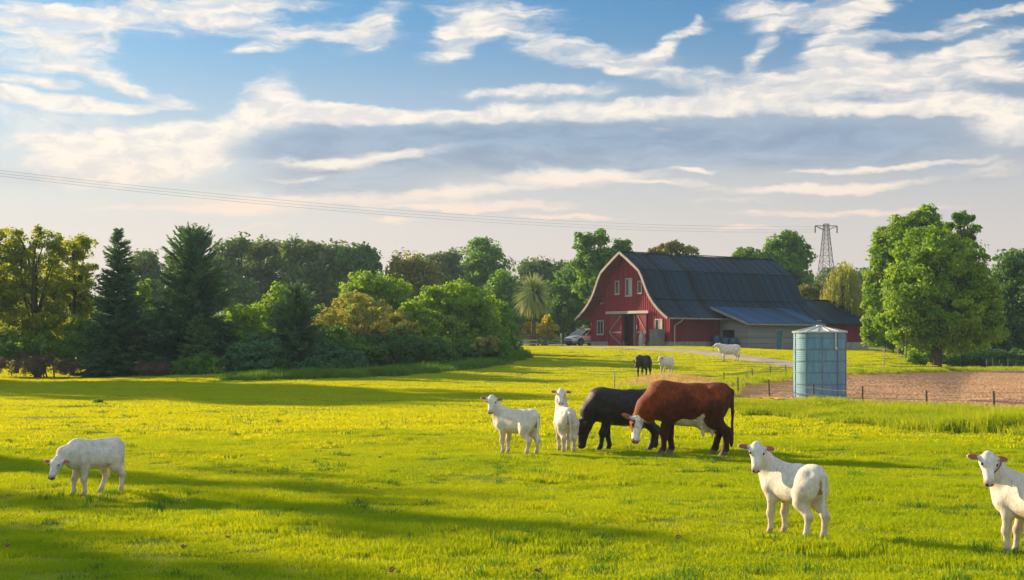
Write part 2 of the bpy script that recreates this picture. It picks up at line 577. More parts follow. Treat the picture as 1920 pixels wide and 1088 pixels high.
def build_plough():
    nt = 260
    T = np.linspace(0, 1, nt)
    V = []
    r = np.random.default_rng(3)
    for k, (a, b) in enumerate(zip(_pb, _pt)):
        # more rows near the viewer
        tt = T ** 1.3
        x = a.x + (b.x - a.x) * tt; y = a.y + (b.y - a.y) * tt
        z = ground_h(x, y) + .06 + .016 * np.sin(y * 2 * math.pi / .62 + .4 * np.sin(x * .2)) + r.uniform(-.012, .012, nt)
        V.append(np.stack([x, y, z], 1))
    V = np.concatenate(V)
    n = len(_pb)
    i, j = np.meshgrid(np.arange(n - 1), np.arange(nt - 1), indexing='ij')
    a = (i * nt + j).ravel()
    o = np_mesh('ploughed_field', V, np.stack([a, a + nt, a + nt + 1, a + 1], 1), M_soil, smooth=False)
    tag(o, kind='structure')


build_plough()

# the gravel drive: apron before the gable, then off to the right past the lean-to
DRIVE = [gpt(1052, 652.0), gpt(1120, 652.2), gpt(1190, 653), gpt(1260, 656.5), gpt(1330, 663), gpt(1400, 672), gpt(1480, 683), gpt(1530, 693), gpt(1590, 703)]
DRW = [1.6, 2.2, 2.2, 1.9, 1.6, 1.5, 1.4, 1.4, 1.3]


def build_drive():
    pts = []
    P = [Vector((p.x, p.y, 0)) for p in DRIVE]
    for k in range(len(P) - 1):
        for t in np.linspace(0, 1, 14, endpoint=False):
            pts.append((P[k].lerp(P[k + 1], t), DRW[k] * (1 - t) + DRW[k + 1] * t))
    pts.append((P[-1], DRW[-1]))
    V = []; m = 9
    for k, (p, w) in enumerate(pts):
        d = (pts[min(k + 2, len(pts) - 1)][0] - pts[max(k - 2, 0)][0]).normalized()
        s = Vector((-d.y, d.x, 0))
        for j in range(m):
            q = p + s * w * (j / (m - 1) * 2 - 1) * (1 + .06 * math.sin(k * 1.7 + j))
            V.append((q.x, q.y, gh(q.x, q.y) + .075 - .06 * abs(j / (m - 1) * 2 - 1)))
    n = len(pts)
    i, j = np.meshgrid(np.arange(n - 1), np.arange(m - 1), indexing='ij')
    a = (i * m + j).ravel()
    o = np_mesh('drive', np.array(V), np.stack([a, a + m, a + m + 1, a + 1], 1), M_gravel, smooth=True)
    tag(o, kind='structure')


build_drive()


def near_drive(x, y, pad=0.0):
    best = np.full(np.shape(x), 1e9)
    for k in range(len(DRIVE) - 1):
        a, b = DRIVE[k], DRIVE[k + 1]
        ax, ay, bx, by = a.x, a.y, b.x, b.y
        L2 = (bx - ax) ** 2 + (by - ay) ** 2
        t = np.clip(((x - ax) * (bx - ax) + (y - ay) * (by - ay)) / L2, 0, 1)
        dd = np.hypot(x - ax - t * (bx - ax), y - ay - t * (by - ay)) - (DRW[k] * (1 - t) + DRW[k + 1] * t)
        best = np.minimum(best, dd)
    return best < pad


# ================================================================== GRASS
def blade_patch(name, size, n, hmin, hmax, width, lean, mat, seed, seg=2, clump=0.0):
    r = np.random.default_rng(seed)
    xy = r.uniform(-size / 2, size / 2, (n, 2))
    if clump:
        cc = r.uniform(-size / 2, size / 2, (max(3, n // 40), 2))
        xy = cc[r.integers(0, len(cc), n)] + r.normal(0, clump, (n, 2))
    h = r.uniform(hmin, hmax, n) * (1 - .25 * r.random(n))
    az = r.uniform(0, 2 * math.pi, n)
    ln = r.uniform(.1, lean, n) * h
    dirx, diry = np.cos(az), np.sin(az)
    fa = r.uniform(0, 2 * math.pi, n)
    sx, sy = np.cos(fa) * width / 2, np.sin(fa) * width / 2
    tint = r.random(n)
    V = np.zeros((n, 5, 3)); z0 = -.01
    V[:, 0] = np.stack([xy[:, 0] - sx, xy[:, 1] - sy, np.full(n, z0)], 1)
    V[:, 1] = np.stack([xy[:, 0] + sx, xy[:, 1] + sy, np.full(n, z0)], 1)
    mx, my = xy[:, 0] + dirx * ln * .35, xy[:, 1] + diry * ln * .35
    V[:, 2] = np.stack([mx + sx * .8, my + sy * .8, h * .6], 1)
    V[:, 3] = np.stack([mx - sx * .8, my - sy * .8, h * .6], 1)
    V[:, 4] = np.stack([xy[:, 0] + dirx * ln, xy[:, 1] + diry * ln, h * (1 - .15 * ln / h)], 1)
    b = np.arange(n)[:, None] * 5
    T = np.concatenate([b + np.array([[0, 1, 2]]), b + np.array([[0, 2, 3]]), b + np.array([[3, 2, 4]])])
    me_o = np_mesh(name, V.reshape(-1, 3), T, mat, attrs={'tint': ('FLOAT', np.repeat(tint, 5))})
    COL.objects.unlink(me_o)
    return me_o


def scatter(name, pts, rotz, scl, patches, kind='stuff'):
    """one object that sets out many grass patches over its points"""
    me = bpy.data.meshes.new(name)
    me.vertices.add(len(pts))
    me.vertices.foreach_set('co', np.ascontiguousarray(pts, np.float32).ravel())
    for an, arr in (('rz', rotz), ('sc', scl), ('pick', np.random.default_rng(5).integers(0, len(patches), len(pts)).astype(np.float32))):
        a = me.attributes.new(an, 'FLOAT', 'POINT')
        a.data.foreach_set('value', np.ascontiguousarray(arr, np.float32))
    o = bpy.data.objects.new(name, me)
    COL.objects.link(o)
    c = bpy.data.collections.new(name + '_patches')
    for p in patches:
        c.objects.link(p)
    g = bpy.data.node_groups.new(name + '_scatter', 'GeometryNodeTree')
    g.interface.new_socket('Geometry', in_out='INPUT', socket_type='NodeSocketGeometry')
    g.interface.new_socket('Geometry', in_out='OUTPUT', socket_type='NodeSocketGeometry')
    N = g.nodes; L = g.links
    gi = N.new('NodeGroupInput'); go = N.new('NodeGroupOutput')
    ci = N.new('GeometryNodeCollectionInfo')
    ci.inputs['Collection'].default_value = c
    ci.inputs['Separate Children'].default_value = True
    ci.inputs['Reset Children'].default_value = True
    ip = N.new('GeometryNodeInstanceOnPoints')
    ip.inputs['Pick Instance'].default_value = True

    def attr(nm):
        a = N.new('GeometryNodeInputNamedAttribute'); a.data_type = 'FLOAT'
        a.inputs['Name'].default_value = nm
        return a.outputs['Attribute']
    cx = N.new('ShaderNodeCombineXYZ'); L.new(attr('rz'), cx.inputs[2])
    cs = N.new('ShaderNodeCombineXYZ')
    sa = attr('sc')
    cs.inputs[0].default_value = 1.0; cs.inputs[1].default_value = 1.0
    L.new(sa, cs.inputs[2])
    L.new(gi.outputs[0], ip.inputs['Points'])
    L.new(ci.outputs[0], ip.inputs['Instance'])
    L.new(attr('pick'), ip.inputs['Instance Index'])
    L.new(cx.outputs[0], ip.inputs['Rotation'])
    L.new(cs.outputs[0], ip.inputs['Scale'])
    L.new(ip.outputs[0], go.inputs[0])
    md = o.modifiers.new('scatter', 'NODES'); md.node_group = g
    tag(o, kind=kind)
    return o


def vnoise(x, y, seed=0):
    """cheap smooth noise 0..1"""
    r = np.random.default_rng(seed)
    a = 0
    for k in range(7):
        w = r.uniform(.6, 2.2); t = r.uniform(0, 6.28); p = r.uniform(0, 6.28)
        a = a + np.sin((x * math.cos(t) + y * math.sin(t)) * w + p + 1.2 * np.sin(x * .31 + y * .23 + k))
    return np.clip(.5 + a / 9.0, 0, 1)


def mask_lawn(x, y):
    ok = ~in_poly(x, y, PLOUGH) & ~near_drive(x, y, .1)
    # footprint of the barn
    cx, cy = 14.43, 130.0
    ph = R(38)
    l = (x - cx) * math.cos(ph) + (y - cy) * math.sin(ph)
    m = -(x - cx) * math.sin(ph) + (y - cy) * math.cos(ph)
    ok &= ~((l > -.1) & (l < 28) & (m > -3.8) & (m < 11.2))
    return ok


def build_grass():
    r = np.random.default_rng(11)
    # near: fine patches
    near = [blade_patch('grass_patch', .62, 620, .03, .072, .0065, 1.0, M_grass, 20 + k, clump=.07) for k in range(5)]
    P = []
    step = .42
    ys = np.arange(10.6, 34, step)
    for y in ys:
        w = .375 * y + 1.0
        xs = np.arange(-w, w, step)
        P.append(np.stack([xs + r.uniform(-.2, .2, len(xs)), y + r.uniform(-.2, .2, len(xs))], 1))
    P = np.concatenate(P)
    P = P[r.random(len(P)) < (35.5 - P[:, 1]) / 7]
    h = ground_h(P[:, 0], P[:, 1])
    vn = vnoise(P[:, 0] * .9, P[:, 1] * 1.5, 2); vn2 = vnoise(P[:, 0] * 2.3, P[:, 1] * 3.2, 9)
    sc_ = .6 + .75 * np.clip((vn - .45) * 2.2, 0, 1) + .45 * np.clip(vn2 - .55, 0, 1) * 2 * vn
    o = scatter('grass', np.column_stack([P, h + .012]), r.uniform(0, 6.28, len(P)), sc_, near)
    tag(o, 'short sunlit grass covering the near pasture', 'grass', kind='stuff')
    # far: coarser patches
    far = [blade_patch('turf_patch', 1.5, 620, .035, .085, .018, 1.1, M_pasture, 40 + k, clump=.16) for k in range(4)]
    P = []
    y = 27.0
    while y < 128:
        w = .375 * y + 2
        step = 1.0 if y < 70 else 1.3
        xs = np.arange(-w, w, step)
        P.append(np.stack([xs + r.uniform(-.5, .5, len(xs)), y + r.uniform(-.5, .5, len(xs))], 1))
        y += step
    P = np.concatenate(P)
    P = P[mask_lawn(P[:, 0], P[:, 1]) & (r.random(len(P)) < (P[:, 1] - 25) / 9)]
    h = ground_h(P[:, 0], P[:, 1])
    vn = vnoise(P[:, 0] * .5, P[:, 1] * .8, 4)
    o = scatter('pasture_grass', np.column_stack([P, h]), r.uniform(0, 6.28, len(P)), .5 + .8 * vn, far)
    tag(o, 'short yellow green grass of the far pasture and the barn mound', 'grass', kind='stuff')


build_grass()


def strip_points(cols, top, bot, n, seed):
    r = np.random.default_rng(seed)
    out = []
    for _ in range(n):
        c = r.uniform(cols[0], cols[1])
        p = gpt(c, r.uniform(interp(top, c), interp(bot, c)))
        out.append((p.x, p.y, p.z))
    return np.array(out)


def build_tall_grass():
    r = np.random.default_rng(17)
    tall = [blade_patch('tall_grass_patch', .9, 330, .18, .52, .016, .75, M_tall, 60 + k, clump=.14) for k in range(4)]
    top = [(1366, 757), (1480, 762), (1600, 768), (1760, 779), (1930, 793), (2000, 798)]
    bot = [(1366, 772), (1480, 781), (1600, 794), (1760, 807), (1930, 818), (2000, 822)]
    P = strip_points((1368, 1990), top, bot, 620, 1)
    s = .5 + .9 * vnoise(P[:, 0] * 1.3, P[:, 1] * 1.3, 8)
    s *= 1.02 * np.clip(.55 + (P[:, 0] - 8.5) * .12, .55, 1)
    o = scatter('tall_grass', P, r.uniform(0, 6.28, len(P)), s, tall)
    tag(o, 'band of tall lush grass along the wire fence by the ploughed field', 'tall grass', kind='stuff')
    straw = [blade_patch('dry_grass_patch', .9, 200, .25, .62, .022, .7, M_straw, 80 + k, clump=.12) for k in range(3)]
    P = strip_points((1184, 1350), [(1184, 722), (1352, 721)], [(1184, 731), (1352, 737)], 260, 2)
    u_ = (P[:, 0] / P[:, 1] * F + 960 - 1184) / 166
    s = (.55 + .9 * r.random(len(P)) ** 1.5) * (.45 + .8 * vnoise(P[:, 0] * 2.2, P[:, 1] * 1.2, 12)) * np.clip(.35 + 2.2 * np.minimum(u_, 1 - u_), .3, 1)
    o = scatter('dry_grass', P, r.uniform(0, 6.28, len(P)), s, straw)
    tag(o, 'pale dry grass on the low ridge behind the brown cow', 'dry grass', kind='stuff')
    rough = [blade_patch('rough_grass_patch', .9, 220, .14, .40, .022, .7, M_tall, 90 + k, clump=.14) for k in range(3)]
    P1 = strip_points((1180, 1365), [(1180, 727), (1365, 733)], [(1180, 738), (1365, 748)], 160, 3)
    P2 = strip_points((1365, 1500), [(1365, 714), (1420, 709), (1500, 702)], [(1365, 727), (1420, 721), (1500, 711)], 120, 4)
    P3 = strip_points((1590, 1930), [(1590, 700), (1740, 695), (1930, 693)], [(1590, 704), (1740, 698), (1930, 696)], 150, 5)
    P = np.concatenate([P1, P2, P3])
    o = scatter('rough_grass', P, r.uniform(0, 6.28, len(P)), .5 + .6 * r.random(len(P)), rough)
    tag(o, 'rough uncut grass on the bank round the ploughed field', 'rough grass', kind='stuff')
    tuft = [blade_patch('weed_tuft_patch', .22, 46, .06, .15, .011, .8, M_verge, 120 + k, clump=.05) for k in range(4)]
    P = []
    while len(P) < 420:
        y = 12.5 + 34 * r.random() ** 1.3
        x = r.uniform(-.36, .36) * y
        if vnoise(np.array([x * .7]), np.array([y * 1.4]), 31)[0] > .52 + .25 * r.random() - .12:
            P.append((x, y, gh(x, y) - .005))
    P = np.array(P)
    o = scatter('grass_tufts', P, r.uniform(0, 6.28, len(P)), .5 + .7 * r.random(len(P)), tuft)
    tag(o, 'darker coarse grass tufts dotted about the near pasture', 'grass tufts', kind='stuff')
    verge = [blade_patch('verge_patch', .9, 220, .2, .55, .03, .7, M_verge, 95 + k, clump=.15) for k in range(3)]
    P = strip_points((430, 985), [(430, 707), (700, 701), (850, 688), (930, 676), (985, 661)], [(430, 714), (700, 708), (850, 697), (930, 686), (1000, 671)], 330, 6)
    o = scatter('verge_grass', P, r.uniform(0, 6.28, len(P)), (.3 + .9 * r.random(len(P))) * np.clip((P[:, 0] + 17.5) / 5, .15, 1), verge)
    tag(o, 'uncut shaded grass along the foot of the bushes', 'rough grass', kind='stuff')


build_tall_grass()

# ================================================================== TREES
M_l = {
    'spring': leaf_mat('leaf_spring_green', (.21, .28, .02), (.44, .45, .03), .6),
    'bright': leaf_mat('leaf_bright_green', (.15, .30, .02), (.32, .44, .04), .55),
    'mid': leaf_mat('leaf_mid_green', (.10, .24, .035), (.21, .35, .05), .5),
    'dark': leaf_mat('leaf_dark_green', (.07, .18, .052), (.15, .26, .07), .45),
    'blue': leaf_mat('leaf_blue_green', (.065, .19, .085), (.13, .27, .11), .42, tcol=(1.1, 1.1, .7)),
    'olive': leaf_mat('leaf_olive', (.17, .17, .045), (.30, .28, .06), .48),
    'tan': leaf_mat('leaf_tan', (.30, .31, .07), (.50, .49, .12), .5, tcol=(1.1, 1.1, .5)),
    'yellow': leaf_mat('leaf_yellow', (.45, .38, .02), (.65, .56, .04), .55),
    'brown': leaf_mat('leaf_brown', (.13, .09, .06), (.24, .17, .11), .2, tcol=(1.1, 1.0, .8)),
    'far': leaf_mat('leaf_far_green', (.08, .15, .05), (.17, .24, .07), .42),
    'spruce': leaf_mat('needles_spruce', (.05, .15, .075), (.13, .24, .10), .34, tcol=(1.2, 1.1, .5)),
    'pine': leaf_mat('needles_green', (.07, .17, .05), (.15, .26, .07), .35),
    'palm': leaf_mat('palm_fronds', (.22, .32, .12), (.42, .50, .22), .35, tcol=(1.1, 1.0, .6)),
}


def leaf_cards(pos, nor, size, r, aspect=.62):
    """diamond shaped leaves; returns verts, faces"""
    n = len(pos)
    nor = nor / np.maximum(np.linalg.norm(nor, axis=1, keepdims=True), 1e-6)
    a = np.cross(nor, r.normal(0, 1, (n, 3)))
    a /= np.maximum(np.linalg.norm(a, axis=1, keepdims=True), 1e-6)
    b = np.cross(nor, a)
    s = (size * r.uniform(.6, 1.35, n))[:, None]
    V = np.stack([pos - a * s * .5, pos + b * s * aspect * .5 + nor * s * .08, pos + a * s * .5, pos - b * s * aspect * .5 + nor * s * .08], 1)
    return V.reshape(-1, 3), (np.arange(n)[:, None] * 4 + np.arange(4)[None])


def crown_points(blobs, n, clump, r, per=46, fill=.42):
    """blobs: (centre, rx, ry, rz). Leaves gathered in clumps that lie mostly on the blobs' outsides."""
    C = np.array([b[0] for b in blobs], float); Rr = np.array([b[1:4] for b in blobs], float)
    w = (Rr[:, 0] * Rr[:, 2]); w = w / w.sum()
    m = max(8, n // per)
    bi = r.choice(len(blobs), m, p=w)
    d = r.normal(0, 1, (m, 3)); d /= np.linalg.norm(d, axis=1, keepdims=True)
    rad = r.random(m) ** fill
    cc = C[bi] + d * Rr[bi] * rad[:, None]
    cs = clump * r.uniform(.55, 1.25, m)
    ci = r.integers(0, m, n)
    dd = r.normal(0, 1, (n, 3)); dd /= np.linalg.norm(dd, axis=1, keepdims=True)
    q = (r.random(n) ** .45)[:, None]
    pos = cc[ci] + dd * q * cs[ci][:, None] * np.array([1, 1, .75])
    out = d[ci] * .6 + dd * .5 + np.array([0, 0, .25]) + r.normal(0, .55, (n, 3))
    tint = np.clip(.5 + r.normal(0, .28, m)[ci] + r.normal(0, .18, n), 0, 1)
    return pos, out, tint, cc


def limb(mb, a, b, r0, r1, r, sag=.12, n=5, sides=6):
    a = np.array(a, float); b = np.array(b, float)
    L = np.linalg.norm(b - a)
    pts = []
    off = r.normal(0, .06 * L, 3)
    for k in range(n):
        t = k / (n - 1)
        p = a + (b - a) * t + off * math.sin(math.pi * t) + np.array([0, 0, sag * L * math.sin(math.pi * t) * .5])
        pts.append(p)
    mb.tube(pts, [r0 + (r1 - r0) * k / (n - 1) for k in range(n)], sides)


def tree(name, label, base, blobs, n, leaf, clump, mat, seed, trunk_r=.2, trunks=1, limbs=14, group=None, cat='tree', per=46, fill=.42, bark=None, aspect=.62, dead=0, extra=None):
    """an empty at the foot > trunk (with its limbs), crown"""
    r = np.random.default_rng(seed)
    base = np.array(base, float)
    root = empty(name, tuple(base))
    tag(root, label, cat, group)
    bl = [(np.array(b[0], float) - base, b[1], b[2], b[3]) for b in blobs]
    pos, nor, tint, cc = crown_points(bl, n, clump, r, per, fill)
    # keep leaves above the ground
    ok = pos[:, 2] + base[2] > ground_h(pos[:, 0] + base[0], pos[:, 1] + base[1]) + .03
    pos, nor, tint = pos[ok], nor[ok], tint[ok]
    V, Fc = leaf_cards(pos, nor, leaf, r, aspect)
    np_mesh('crown', V, Fc, mat, root, attrs={'tint': ('FLOAT', np.repeat(tint, 4))})
    mb = MB()
    top = max(b[0][2] + b[3] for b in bl)
    big = max(bl, key=lambda b: b[1] * b[3])
    ctr = np.mean([b[0] for b in bl], axis=0)
    for t in range(trunks):
        ox, oy = (r.uniform(-.35, .35, 2) if trunks > 1 else (0, 0))
        lo = min(b[0][2] - b[3] for b in bl)
        fork = max(.15 * top, min(.45 * top, lo + .35 * (big[0][2] - lo)))
        p0 = np.array([ox, oy, -.15]); p1 = np.array([ox * 1.4 + ctr[0] * .25, oy * 1.4 + ctr[1] * .25, fork])
        p2 = np.array([ctr[0] * .6 + ox * 2, ctr[1] * .6 + oy * 2, .78 * top])
        tr = trunk_r / math.sqrt(trunks)
        mb.tube([p0, p0 + (p1 - p0) * .12, p1, (p1 + p2) / 2 + r.normal(0, .1, 3), p2], [tr * 1.35, tr, tr * .8, tr * .5, tr * .12], 9)
        for b in bl:
            if r.random() < 1.0 / trunks + .25:
                st = p1 + (p2 - p1) * r.uniform(0, .5)
                limb(mb, st, b[0], tr * .5, tr * .16, r)
    idx = r.choice(len(cc), min(limbs, len(cc)), replace=False)
    for i in idx:
        j = int(np.argmin([np.linalg.norm(cc[i] - b[0]) for b in bl]))
        limb(mb, bl[j][0] * .75 + ctr * .25 * .5, cc[i], trunk_r * .22, trunk_r * .06, r, n=4, sides=5)
    if dead:
        for k in range(dead):
            a = r.uniform(0, 2 * math.pi); l = r.uniform(.5, 1.0) * top
            e = np.array([math.cos(a) * l * .55, math.sin(a) * l * .55, l * r.uniform(.6, 1.0)])
            limb(mb, (0, 0, 0), e, trunk_r * .35, trunk_r * .08, r, n=4, sides=5)
    mb.build('trunk', bark or M_bark, root, smooth=True)
    return root


def pb(px, py, rx, ry, d, dd=0.0, depth=1.0):
    """a blob of crown seen at a photo place, rx/ry photo pixels, at distance d + dd"""
    D = d + dd
    p = at(px, D, py)
    k = D / F
    return ((p.x, p.y, p.z), rx * k, rx * k * depth, ry * k)


def T(name, label, basepx, d, blobs, n, leaf, clump, mat, seed, **kw):
    b = at(basepx, d)
    bl = []
    r = random.Random(seed)
    for q in blobs:
        dd = q[4] if len(q) > 4 else r.uniform(-.6, .6)
        bl.append(pb(q[0], q[1], q[2], q[3], d, dd))
    return tree(name, label, b, bl, n, leaf, clump, M_l[mat] if isinstance(mat, str) else mat, seed, **kw)


def conifer(name, label, px, d, top_py, width_px, seed, mat='spruce', levels=34, per=11, up=.15, taper=.85, spray=.42, group=None, low=.03, thin=1.0):
    """an empty at the foot > trunk, needles: whorls of branches set with narrow sprays"""
    r = np.random.default_rng(seed)
    base = at(px, d)
    root = empty(name, base)
    tag(root, label, 'tree', group)
    H = CZ - (top_py - HY) / F * d - base.z
    Rm = width_px / 2 * d / F
    mb = MB()
    mb.tube([(0, 0, -.1), (0, 0, H * .4), (0, 0, H * .98)], [H * .022 + .04, H * .014 + .02, .012], 8)
    P = []; D = []; S = []; TI = []
    for i in range(levels):
        t = (i + r.uniform(-.3, .3)) / levels
        t = min(max(t, 0), .985)
        z = H * (low + (1 - low) * t)
        rad = Rm * (1 - t) ** taper * r.uniform(.8, 1.12) + .06
        for k in range(max(4, int(per * (1 - .5 * t) * thin))):
            a = r.uniform(0, 2 * math.pi)
            L = rad * r.uniform(.72, 1.14)
            slope = up * (.3 + 1.6 * t) - .32 * (1 - t) + r.normal(0, .1)
            n = max(5, int(L / .085))
            s = np.linspace(.12, 1, n)
            curve = slope * s - .10 * s * s * (1 - t) + .18 * s ** 3
            px_, py_ = np.cos(a) * L * s, np.sin(a) * L * s
            pz_ = z + L * curve
            for side in (-1, 0, 1):
                ang = a + side * r.uniform(.45, .95, n)
                tilt = slope + r.normal(0, .25, n) + (.15 if side == 0 else -.08)
                D.append(np.stack([np.cos(ang), np.sin(ang), tilt], 1))
                P.append(np.stack([px_, py_, pz_], 1) + r.normal(0, .03, (n, 3)))
                S.append(spray * (.55 + .6 * (1 - s * .6)) * r.uniform(.7, 1.25, n) * (.55 + .45 * (1 - t)))
                TI.append(np.clip(.25 + .5 * s + r.normal(0, .2) + r.normal(0, .12, n), 0, 1))
            if k % 2 == 0:
                mb.tube([(0, 0, z), (px_[-1] * .8, py_[-1] * .8, pz_[-1] - .02)], [.03 * (1 - t) + .008, .006], 5)
    P = np.concatenate(P); D = np.concatenate(D); S = np.concatenate(S); TI = np.concatenate(TI)
    D /= np.linalg.norm(D, axis=1, keepdims=True)
    nn = r.normal(0, 1, D.shape) + np.array([0, 0, .8])
    sd = np.cross(D, nn); sd /= np.maximum(np.linalg.norm(sd, axis=1, keepdims=True), 1e-6)
    l = S[:, None]; w = l * .17
    V = np.stack([P - D * l * .15, P + D * l * .35 + sd * w, P + D * l, P + D * l * .35 - sd * w], 1)
    V[:, :, 2] = np.maximum(V[:, :, 2], .02)
    m = M_l[mat] if isinstance(mat, str) else mat
    np_mesh('needles', V.reshape(-1, 3), np.arange(len(P))[:, None] * 4 + np.arange(4)[None], m, root, attrs={'tint': ('FLOAT', np.repeat(TI, 4))})
    mb.build('trunk', M_bark, root, smooth=True)
    return root

G1 = 'trees along the left edge of the field'
# --- front row on the left (82-90 m)
T('leafy_tree', 'tall yellow green leafy tree at the far left with open branches against the sky', 70, 86,
  [(40, 470, 40, 34), (85, 450, 30, 22), (20, 540, 55, 50), (90, 530, 46, 55), (60, 610, 70, 45), (100, 600, 30, 40), (75, 432, 16, 10), (30, 436, 14, 12), (110, 470, 22, 28)],
  12500, .22, .42, 'spring', 101, trunk_r=.2, limbs=26, group=G1, fill=.5)
T('leafy_tree', 'leafy tree with golden backlit leaves just left of the first dark spruce', 135, 88,
  [(140, 470, 34, 30), (165, 455, 13, 9), (120, 540, 40, 46), (160, 560, 28, 50), (130, 625, 50, 34), (150, 500, 30, 30)],
  8500, .22, .42, 'spring', 102, trunk_r=.17, limbs=22, group=G1, fill=.5)
T('leafy_tree', 'leafy tree half cut off by the left edge of the photo', -40, 87,
  [(-30, 480, 40, 40), (-10, 560, 50, 50), (-40, 620, 50, 40), (-5, 445, 22, 18)], 9000, .23, .55, 'spring', 103, trunk_r=.18, group=G1, fill=.5)
T('bush', 'dull green bush under the leafy trees at the far left', 95, 84, [(60, 650, 60, 32), (130, 655, 50, 28), (10, 655, 45, 30)], 8000, .2, .4, 'mid', 104, trunk_r=.08, trunks=3, group=G1, cat='bush')
conifer('spruce_tree', 'dark slender spruce with a pointed tip, leftmost of the conifers', 222, 83.5, 430, 152, 111, levels=44, per=15, up=.22, taper=.8, group=G1)
conifer('spruce_tree', 'broad dark spruce with brushy upturned branches, largest of the conifers', 360, 84.5, 434, 175, 112, levels=44, per=17, up=.45, taper=.5, spray=.5, group=G1)
conifer('young_spruce', 'small light green spruce in front of the broad dark spruce', 372, 81.5, 585, 100, 113, mat='pine', levels=20, per=9, up=.1, spray=.34, group=G1)
conifer('spruce_tree', 'short blue green spruce beside the yellow bush', 556, 82.5, 540, 125, 114, levels=28, per=15, up=.4, taper=.5, spray=.42, group=G1)
T('sapling', 'thin yellow green sapling between the two tall dark spruces', 272, 92, [(270, 545, 12, 26), (275, 590, 16, 30), (268, 520, 6, 12)], 1800, .22, .3, 'bright', 115, trunk_r=.06, group=G1)
T('leafy_tree', 'yellow green tree rising behind the short blue green spruce', 510, 92,
  [(525, 550, 18, 18), (505, 585, 34, 26), (465, 605, 26, 22), (530, 595, 28, 36), (440, 600, 22, 18), (490, 640, 50, 40)], 9000, .22, .4, 'bright', 116, trunk_r=.12, group=G1)
T('bush', 'round dark green bush right of the broad dark spruce', 488, 81.5, [(490, 660, 52, 34), (450, 675, 30, 28), (520, 682, 34, 24), (480, 690, 55, 20)], 11000, .19, .35, 'blue', 117, trunk_r=.06, trunks=3, group=G1, cat='bush')
T('bush', 'low dark green bush at the foot of the small light green spruce', 375, 80.5, [(350, 690, 34, 18), (400, 692, 36, 18), (375, 680, 30, 18)], 5000, .17, .3, 'mid', 118, trunk_r=.05, trunks=3, group=G1, cat='bush')
T('bush', 'dark bush at the foot of the short blue green spruce', 600, 81.5, [(620, 672, 42, 30), (585, 690, 40, 18), (655, 680, 34, 26)], 8000, .19, .35, 'blue', 119, trunk_r=.06, trunks=3, group=G1, cat='bush')
T('tan_shrub', 'tall tan shrub with feathery yellow tops and bare grey stems', 668, 85,
  [(650, 585, 34, 34), (700, 590, 36, 30), (620, 600, 26, 22), (740, 620, 24, 22), (672, 560, 30, 20), (660, 625, 60, 26), (604, 618, 22, 24), (700, 628, 40, 24)], 8500, .21, .34, 'tan', 120, trunk_r=.12, trunks=5, dead=26, limbs=30, group=G1, cat='shrub', bark=M_twig, aspect=.4, fill=.35)
T('leafy_tree', 'round bright green tree behind the tan shrub', 708, 97,
  [(690, 530, 38, 24), (730, 545, 40, 26), (665, 545, 26, 18), (705, 570, 60, 34), (755, 575, 30, 26), (700, 620, 70, 40)], 15000, .24, .5, 'bright', 121, trunk_r=.2, group=G1)
T('bush', 'grey green bush between the tan shrub and the big bright bush', 735, 84.5, [(720, 650, 44, 32), (755, 640, 30, 28), (690, 672, 40, 22)], 8000, .19, .35, 'dark', 122, trunk_r=.06, trunks=3, group=G1, cat='bush')
T('bush', 'big bright green bush with sunlit top, right of the tan shrub', 850, 92,
  [(815, 560, 32, 30), (860, 560, 46, 34), (900, 585, 44, 40), (840, 610, 64, 40), (800, 610, 30, 40), (915, 630, 40, 34), (870, 640, 70, 34)], 24000, .22, .42, 'bright', 123, trunk_r=.14, trunks=3, group=G1, cat='bush', limbs=20)
T('bush', 'dark green bush in front of the big bright bush, left half', 790, 86, [(780, 662, 44, 28), (825, 660, 36, 30), (750, 678, 30, 20)], 9000, .19, .35, 'dark', 124, trunk_r=.06, trunks=3, group=G1, cat='bush')
T('bush', 'dark green bush in front of the big bright bush, with pale flower tips', 880, 90, [(880, 658, 44, 30), (920, 655, 40, 32), (850, 676, 34, 20)], 10000, .19, .35, 'mid', 125, trunk_r=.06, trunks=3, group=G1, cat='bush')
T('bush', 'yellow tipped bush at the front of the bushes', 905, 88.5, [(902, 645, 16, 14), (918, 650, 14, 14), (925, 640, 8, 10)], 1500, .2, .25, 'tan', 126, trunk_r=.05, trunks=3, group=G1, cat='bush')
T('bush', 'dark bush at the right end of the tree line, nearest the fence rails', 945, 100, [(940, 640, 26, 34), (955, 655, 22, 22), (930, 620, 24, 30)], 7000, .2, .35, 'dark', 127, trunk_r=.06, trunks=3, group=G1, cat='bush')
T('dead_bush', 'brown leafless brush at the foot of the leafy trees, far left', 70, 82.5, [(30, 682, 50, 20), (90, 684, 52, 18), (140, 688, 34, 14)], 5200, .24, .4, 'brown', 128, trunk_r=.07, trunks=4, dead=60, limbs=30, group=G1, cat='bush', bark=M_twig, aspect=.18)
T('dead_bush', 'brown dry brush between the two tall spruces', 300, 81, [(285, 692, 40, 12), (320, 694, 30, 12)], 2600, .24, .3, 'brown', 129, trunk_r=.05, trunks=4, dead=40, limbs=20, group=G1, cat='bush', bark=M_twig, aspect=.18)
T('bush', 'dark bush filling the gap behind the two tall spruces', 285, 90, [(290, 640, 40, 50), (300, 600, 22, 30), (250, 650, 30, 40)], 7000, .22, .45, 'dark', 130, trunk_r=.08, trunks=2, group=G1, cat='bush')

